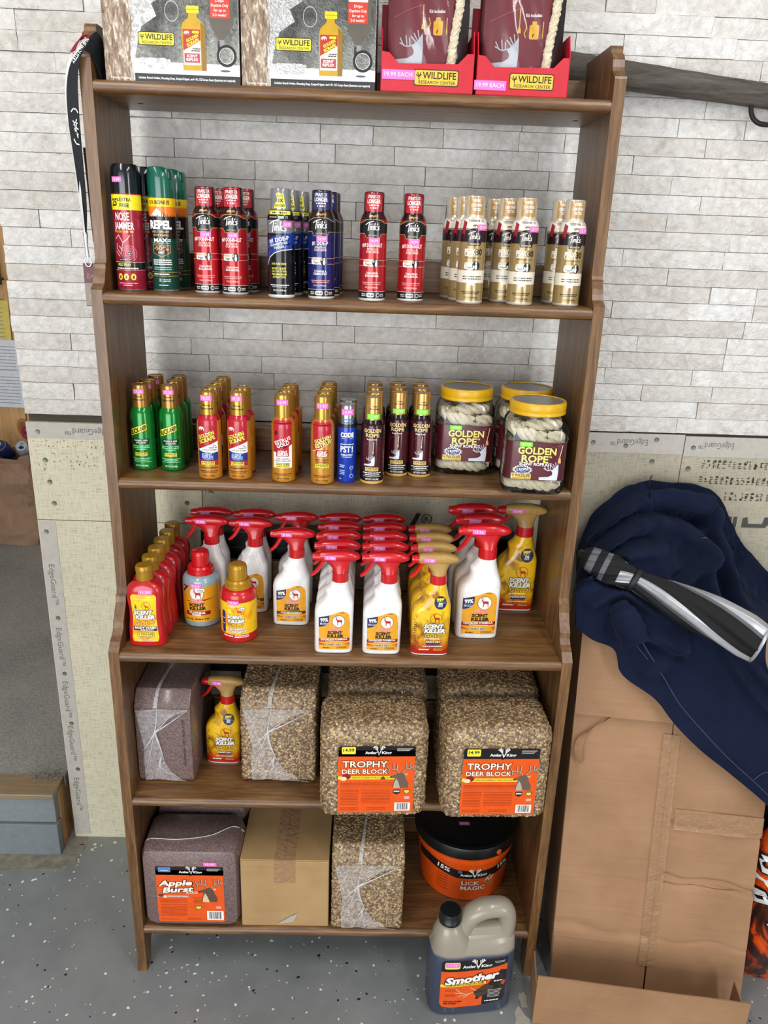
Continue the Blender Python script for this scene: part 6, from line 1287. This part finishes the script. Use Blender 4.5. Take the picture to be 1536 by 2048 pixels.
crumple(.217, .434, .235, .405, -.211, 9, .0050, 20, 60).build('flap', cdb, Bx, angle=60)
crumple(.217, .434, -.04, .240, -.214, 11, .0042, 20, 60).build('flap', cdb, Bx, angle=60)
crumple(-.002, .214, -.04, .080, -.2115, 12, .0018, 20, 60).build('flap', cdb, Bx, angle=60)
crumple(.196, .232, .03, .60, -.2185, 15, .002, 4, 40, .0006).build('tape', tape(), Bx); crumple(.24, .434, .375, .425, -.2185, 16, .002, 20, 6, .0006).build('tape', tape(), Bx)
mb = MB(); ribbon(mb, [(.085, -.2195, .640), (.06, -.224, .615), (.025, -.226, .59), (.01, -.230, .56), (.012, -.232, .535), (.018, -.228, .515)], [(.6, .1, .5), (.6, -.3, .6), (.9, -.3, .1), (.8, -.5, .2)], [.034, .010]); mb.build('torn_strip', cardboard('torn_kraft', ('#8a6646', '#9c7552', '#b48c66')), Bx)
CREASES.clear()
ty_ = empty('cardboard_tray', (.449, -.553, 0), CW_); props(ty_, 'low open cardboard tray at the foot of the leaning cartons', 'tray')
crumple(0, .452, 0, .14, 0, 21, .0012, 20, 6).build('front_panel', cdb, ty_, angle=40)
MB().box(.003, .002, 0.0005, .449, .09, .003).build('base_panel', cdb, ty_, False); MB().box(0, .002, 0, .003, .10, .10).build('side_panel', cdb, ty_, False); MB().box(.449, .002, 0, .452, .088, .10).build('side_panel', cdb, ty_, False)
# ---- navy fleece jacket thrown over the carton
JK = [[(0.559, -0.06, 0.95), (0.588, -0.06, 1.049), (0.647, -0.06, 1.108), (0.703, -0.06, 1.138), (0.775, -0.06, 1.135), (0.836, -0.06, 1.13), (0.89, -0.06, 1.102), (0.95, -0.06, 1.007), (1.004, -0.06, 0.949), (1.097, -0.06, 0.863)], [(0.554, -0.087, 0.938), (0.585, -0.086, 1.02), (0.643, -0.086, 1.069), (0.695, -0.086, 1.089), (0.768, -0.087, 1.079), (0.829, -0.088, 1.067), (0.883, -0.09, 1.036), (0.945, -0.092, 0.945), (1.003, -0.094, 0.886), (1.095, -0.097, 0.801)], [(0.536, -0.159, 0.943), (0.568, -0.155, 1.006), (0.624, -0.155, 1.043), (0.671, -0.157, 1.051), (0.742, -0.162, 1.036), (0.8, -0.166, 1.017), (0.852, -0.171, 0.984), (0.912, -0.18, 0.903), (0.97, -0.187, 0.846), (1.055, -0.197, 0.768)], [(0.515, -0.24, 0.955), (0.547, -0.237, 0.999), (0.6, -0.238, 1.026), (0.641, -0.242, 1.023), (0.709, -0.252, 1.004), (0.762, -0.261, 0.98), (0.812, -0.271, 0.947), (0.868, -0.286, 0.876), (0.925, -0.3, 0.824), (1.001, -0.317, 0.754)], [(0.502, -0.292, 0.957), (0.535, -0.29, 0.987), (0.585, -0.293, 1.004), (0.621, -0.3, 0.993), (0.687, -0.314, 0.97), (0.737, -0.326, 0.942), (0.786, -0.34, 0.907), (0.84, -0.359, 0.845), (0.896, -0.377, 0.796), (0.967, -0.399, 0.732)], [(0.501, -0.302, 0.94), (0.535, -0.303, 0.957), (0.584, -0.307, 0.966), (0.617, -0.316, 0.945), (0.684, -0.332, 0.917), (0.734, -0.346, 0.883), (0.783, -0.36, 0.845), (0.84, -0.38, 0.787), (0.899, -0.399, 0.737), (0.97, -0.422, 0.674)], [(0.503, -0.306, 0.919), (0.537, -0.31, 0.922), (0.586, -0.317, 0.922), (0.614, -0.328, 0.89), (0.684, -0.344, 0.856), (0.733, -0.36, 0.814), (0.784, -0.375, 0.773), (0.844, -0.395, 0.719), (0.908, -0.414, 0.668), (0.979, -0.437, 0.605)], [(0.504, -0.311, 0.898), (0.54, -0.318, 0.887), (0.587, -0.327, 0.877), (0.612, -0.339, 0.834), (0.683, -0.357, 0.794), (0.732, -0.374, 0.745), (0.784, -0.391, 0.701), (0.848, -0.41, 0.65), (0.916, -0.43, 0.598), (0.989, -0.453, 0.535)], [(0.505, -0.315, 0.878), (0.542, -0.325, 0.854), (0.589, -0.335, 0.836), (0.61, -0.35, 0.783), (0.682, -0.369, 0.736), (0.731, -0.387, 0.681), (0.785, -0.405, 0.633), (0.852, -0.424, 0.586), (0.924, -0.445, 0.533), (0.998, -0.468, 0.47)]]
def bic(G, a, b):
    R, K = len(G)-1, len(G[0])-1; x, y = a*K, b*R; i, j = min(int(x), K-1), min(int(y), R-1); fx, fy = x-i, y-j
    def cr(p0, p1, p2, p3, t): return .5*(2*p1+(p2-p0)*t+(2*p0-5*p1+4*p2-p3)*t*t+(3*p1-p0-3*p2+p3)*t**3)
    rows = []
    for q in range(-1, 3):
        r = G[min(max(j+q, 0), R)]; rows.append(cr(*[Vector(r[min(max(i+k, 0), K)]) for k in (-1, 0, 1, 2)], fx))
    return cr(*rows, fy)
jk = empty('fleece_jacket', (.75, -.25, .86)); props(jk, 'navy blue fleece jacket heaped over the tall cardboard carton', 'jacket')
FOLDS = [([(.02, .12), (.12, .16), (.25, .12), (.40, .10), (.62, .09)], .034, .055), ([(.02, .30), (.12, .31), (.25, .25), (.38, .20), (.50, .21), (.58, .26)], .040, .060), ([(.57, .24), (.55, .33), (.50, .42), (.42, .49)], .034, .045),
         ([(.60, .13), (.70, .22), (.82, .27), (1, .30)], .036, .055), ([(.60, .30), (.68, .40), (.80, .46), (1, .50)], .030, .055), ([(.05, .44), (.16, .44), (.28, .38), (.40, .32)], .026, .050), ([(.62, .46), (.72, .53), (.84, .58), (1, .62)], .018, .05),
         ([(.10, .70), (.18, .64), (.28, .60), (.40, .60)], .018, .05), ([(.32, .73), (.40, .72), (.48, .70), (.54, .66)], .024, .045), ([(.40, .90), (.46, .80), (.50, .70), (.53, .60)], .014, .04),
         ([(.55, .285), (.52, .36), (.47, .43)], -.030, .022), ([(.60, .21), (.72, .32), (.9, .38)], -.022, .03), ([(.04, .215), (.2, .20), (.4, .155), (.56, .16)], -.022, .026), ([(.06, .375), (.2, .36), (.36, .28)], -.018, .025), ([(.30, .80), (.42, .775), (.54, .73)], -.014, .02)]
FOLDS = [([tuple(q[:2]) for q in spline([(a, b, 0) for a, b in f], 8)], h, w) for f, h, w in FOLDS]
def fold(a, b):
    s = 0
    for f, h, w in FOLDS:
        d = min((a-x)**2*1.3+(b-y)**2 for x, y in f); s += h*math.exp(-d/(w*w*.62))
    return s
def jf(a, b):
    p = bic(JK, a, b)
    n1 = noise.noise(Vector((p.x*9+p.z*4, p.z*12-p.x*5, .3))); n2 = noise.noise(Vector((p.x*26, p.z*22, 4.1)))
    up = max(.15, 1-b*1.2); w1 = noise.noise(Vector((p.x*12+p.z*8, p.z*17-p.x*9, 7.7))); w2 = noise.noise(Vector((p.x*21-p.z*14, p.z*15+p.x*12, 2.2)))
    f = 1.55*fold(a, b)+.012*up*n1+.003*n2+.022*(up-.1)*((1-abs(w1)*1.6)**3-.4)+.010*(up-.1)*((1-abs(w2)*1.6)**3-.4)
    e = min(1, min(a, 1-a)*12+.1)*min(1, min(b, 1-b)*12+.25)
    q = Vector((p.x, p.y-f*e, p.z+.45*f*e*up))
    # the cloth gives way round the umbrella that lies on it ...
    s_ = min(1, max(0, (q-UM0).dot(UMD)/UMD.dot(UMD))); c = UM0+UMD*s_; v = q-c; R = interp(UTAB, s_)[0]*1.12+.0075
    if v.length < R:
        n = Vector((0, 1, -.25)); n = (n-UMD*(n.dot(UMD)/UMD.dot(UMD))).normalized(); k = v.dot(n); q = q+n*(-k+math.sqrt(max(0, k*k+R*R-v.length_squared)))
    # ... and lies on the carton, over its front and top edge, never through it
    l = CINV @ q
    over = 1.3*max(0, l.x-.446, -.018-l.x); yl, zl = -.247+over, .884-over
    if l.z < zl and l.y > yl and over < .25:
        vy, vz = l.y+.06, l.z-.74      # pushed straight out from inside the carton, so the cloth turns its edge smoothly
        if vz <= 0: l.y = yl
        else:
            k = min(((yl+.06)/vy if vy < -1e-4 else 1e9), (zl-.74)/vz); l.y, l.z = -.06+vy*max(1, k), .74+vz*max(1, k)
        q = CMAT @ l
    return (q.x-.75, q.y+.25, q.z-.86)
UM0, UM1 = Vector((.514, -.265, 1.028)), Vector((.845, -.435, .922)); UMD = UM1-UM0
UTAB = [(0, .018), (.04, .026), (.18, .031), (.27, .025), (.31, .020), (.36, .024), (.5, .034), (.75, .043), (.93, .046), (1, .048)]
bpy.context.view_layer.update(); CMAT = A.matrix_world.copy(); CINV = CMAT.inverted()
# the gap by the umbrella's end where the carton shows between two layers of the jacket
def gap(a, b): return math.hypot((a-.93)/.045, (b-.385)/.05)
def jg_(a, b):
    k = gap(a, b)
    if .72 < k < 1.15: a, b = .93+(a-.93)/k, .385+(b-.385)/k
    return jf(a, b)
mb = MB(); mb.grid(jg_, 110, 100); gv = [gap(i/110, j/100) for j in range(101) for i in range(111)]
keep = [i for i, f in enumerate(mb.f) if min(gv[q] for q in f) > .72]
mb.f = [mb.f[i] for i in keep]; mb.m = [mb.m[i] for i in keep]
o = mb.build('cloth', fleece(), jk, angle=80)
s = o.modifiers.new('thickness', 'SOLIDIFY'); s.thickness = .008; s.offset = -1
def jl(pts): return [(x-.75, y+.25, z-.86) for x, y, z in pts]
def sleeve(name, pts, r, fl=1.0, open_end=True):
    P = spline(jl(pts), 7); n = len(P); rad_ = [interp([(i/(len(r)-1), q) for i, q in enumerate(r)], i/(n-1))[0]*(1+.05*math.sin(i*1.3)) for i in range(n)]
    mb = MB(); mb.tube(P, rad_, 20, flat=fl, caps=not open_end)
    if open_end: mb.tube(P, [q*.84 for q in rad_], 20, flat=fl, caps=False)
    o = mb.build(name, fleece(), jk, angle=70); return P, rad_
P_, r2 = sleeve('sleeve', [(.580, -.338, .948), (.590, -.356, .930), (.600, -.370, .912), (.612, -.388, .884)], [.022, .036, .038, .034], .62)
hem = MB(); t_ = (P_[-1]-P_[-2]).normalized(); nv = (Vector((0, 0, 1))-t_*t_.z).normalized(); bv = t_.cross(nv)
hem.tube([P_[-1]+nv*(math.cos(2*PI*i/24)*r2[-1]*.92)+bv*(math.sin(2*PI*i/24)*r2[-1]*.92*.62) for i in range(25)], .0042, 8); hem.build('cuff', fleece(), jk)
sleeve('collar', [(.70, -.115, 1.115), (.75, -.128, 1.120), (.80, -.135, 1.113), (.838, -.138, 1.108)], [.016, .022, .023, .022], 1.0)
MB().tube(jl(spline([(.712, -.075, 1.122), (.708, -.074, 1.142), (.7125, -.074, 1.157)], 4)), .0015, 6).build('hang_loop', C('#101218', .6), jk)
MB().box(*jl([(.790, -.215, 1.052)])[0], *jl([(.806, -.209, 1.058)])[0]).build('zipper_pull', C('#3a3d44', .3, .8), jk, bevel=.001)
# stitched seams lying on the cloth
def seam(ab, name='seam'):
    q = []
    for a, b in ab: x, y, z = jf(a, b); q.append((x, y-.0015, z))
    MB().tube(spline(q, 4), .0014, 5).build(name, C('#303b58', .9), jk)
seam([(.36, .80), (.40, .835), (.45, .86), (.50, .88), (.55, .895), (.60, .903), (.65, .91), (.76, .93), (.88, .94), (.98, .945)]); seam([(.86, .93), (.90, .86), (.955, .80)]); seam([(.33, .70), (.37, .76), (.42, .83)])
# ---- folded umbrella lying on the jacket
um0, um1 = Vector((.514, -.265, 1.028)), Vector((.845, -.435, .922)); ax = (um1-um0); UL = ax.length; ax.normalize()
um = empty('umbrella', um0); um.rotation_mode = 'QUATERNION'; um.rotation_quaternion = ax.to_track_quat('X', 'Z'); props(um, 'folded black and silver umbrella lying across the navy jacket', 'umbrella')
tab = [(0, .018), (.04, .026), (.18, .031), (.27, .025), (.31, .020), (.36, .024), (.5, .034), (.75, .043), (.93, .046), (1, .044)]
NS, NR = 72, 96; mb = MB(); vs, fs, ms = [], [], []
def twist(q): return (2.6*(q-.31) if q > .31 else -5*(q-.31))
for i in range(NS+1):
    q = i/NS; r = interp(tab, q)[0]
    for j in range(NR):
        t_ = 2*PI*j/NR; ph = t_+twist(q); k = r*(1+.085*math.sin(6*t_)+.03*math.sin(13*t_+9*q)); vs.append((q*UL, k*math.cos(ph), k*math.sin(ph)))
for i in range(NS):
    for j in range(NR):
        fs.append((i*NR+j, i*NR+(j+1) % NR, (i+1)*NR+(j+1) % NR, (i+1)*NR+j)); q = i/NS; u = j/NR*3 % 1
        if q > .31: m_ = 1 if u < .30 else (2 if u < .40 else 0)
        else: m_ = 2 if (.04 < q < .075 or .115 < q < .15) else (1 if .22 < q < .28 and u < .5 else 0)
        ms.append(m_)
mb.add(vs, fs, ms); mb.build('canopy', [C('#0b0b0c', .85), C('#a9abae', .34, .3), C('#5d5f63', .6)], um, angle=60)
MB().tube([(.308*UL+.004*math.sin(q), .0235*math.cos(q), .0235*math.sin(q)) for q in [2*PI*i/24 for i in range(25)]], .006, 8, flat=.5).build('strap', C('#17171a', .6), um)
mb = MB(); mb.tube([(UL+.001, .046*math.cos(q), .046*math.sin(q)) for q in [2*PI*i/36 for i in range(37)]], .0035, 8); mb.build('rim', C('#b6b7ba', .35, .4), um)
mb = MB(); mb.loft([[(x*1.0, r*math.cos(2*PI*j/24), r*math.sin(2*PI*j/24)) for j in range(24)] for x, r in ((UL-.02, .040), (UL-.016, .040), (UL-.004, .026), (UL+.004, .022))]); mb.build('handle_end', C('#1b1a1a', .5), um)
mb = MB(); mb.loft([[(x, r*math.cos(2*PI*j/16), r*math.sin(2*PI*j/16)) for j in range(16)] for x, r in ((-.012, .006), (-.008, .010), (.004, .014))]); mb.build('tip', C('#2a2a2c', .4), um)
# ---- orange sack and black bag past the cartons
sk = empty('feed_sack', (1.118, -.40, 0), rad(-4)); props(sk, 'orange and dark camouflage plastic sack standing beside the cartons', 'sack')
secs = []
for i in range(13):
    q = i/12; a = .155*(1-.25*max(0, q-.8)/.2); b = .085*math.sin(PI*(.12+.82*q))+.012; secs.append([(x+.006*math.sin(q*9+x*30), y, .42*q) for x, y, _ in ring(0, 0, a, b, 2.6, 0, 36)])
MB().loft(secs).build('sack_body', bag_print(), sk)
lb = Lab(.3)
for s_, u, v, h, r in (('op', -120, 330, 52, -62), ('p', -88, 270, 52, -62), ('u', -135, 262, 44, -60), ('r', -95, 205, 44, -60)): lb.text(s_, u, v, h, '#d9dadb', 2, bold=.04, rot=r, edge='#120c0a', ew=.05)
def mps(u, v, off):
    q = min(1, max(0, v/420)); b = .085*math.sin(PI*(.12+.82*q))+.012; a = .155; x = u/1000; return (x, -b*max(0, 1-abs(x/a)**2.6)**(1/2.6)-off-.001, v/1000)
lb.build('lettering', sk, mps, cut=None)
bb = empty('black_bag', (1.16, -.225, 0)); props(bb, 'black bag with a yellow-green tag behind the orange sack', 'bag')
MB().loft([ring(0, 0, a, b, 2.6, z, 32) for z, a, b in ((0, .12, .05), (.02, .14, .06), (.30, .15, .07), (.50, .15, .065), (.56, .12, .05), (.58, .06, .02))]).build('bag_body', C('#121215', .5), bb)
MB().box(-.155, -.078, .42, -.085, -.074, .455).build('tag', C('#a8b23a', .5), bb, False, bevel=.003, loc=(0, 0, 0), rot=(0, rad(0), 0))
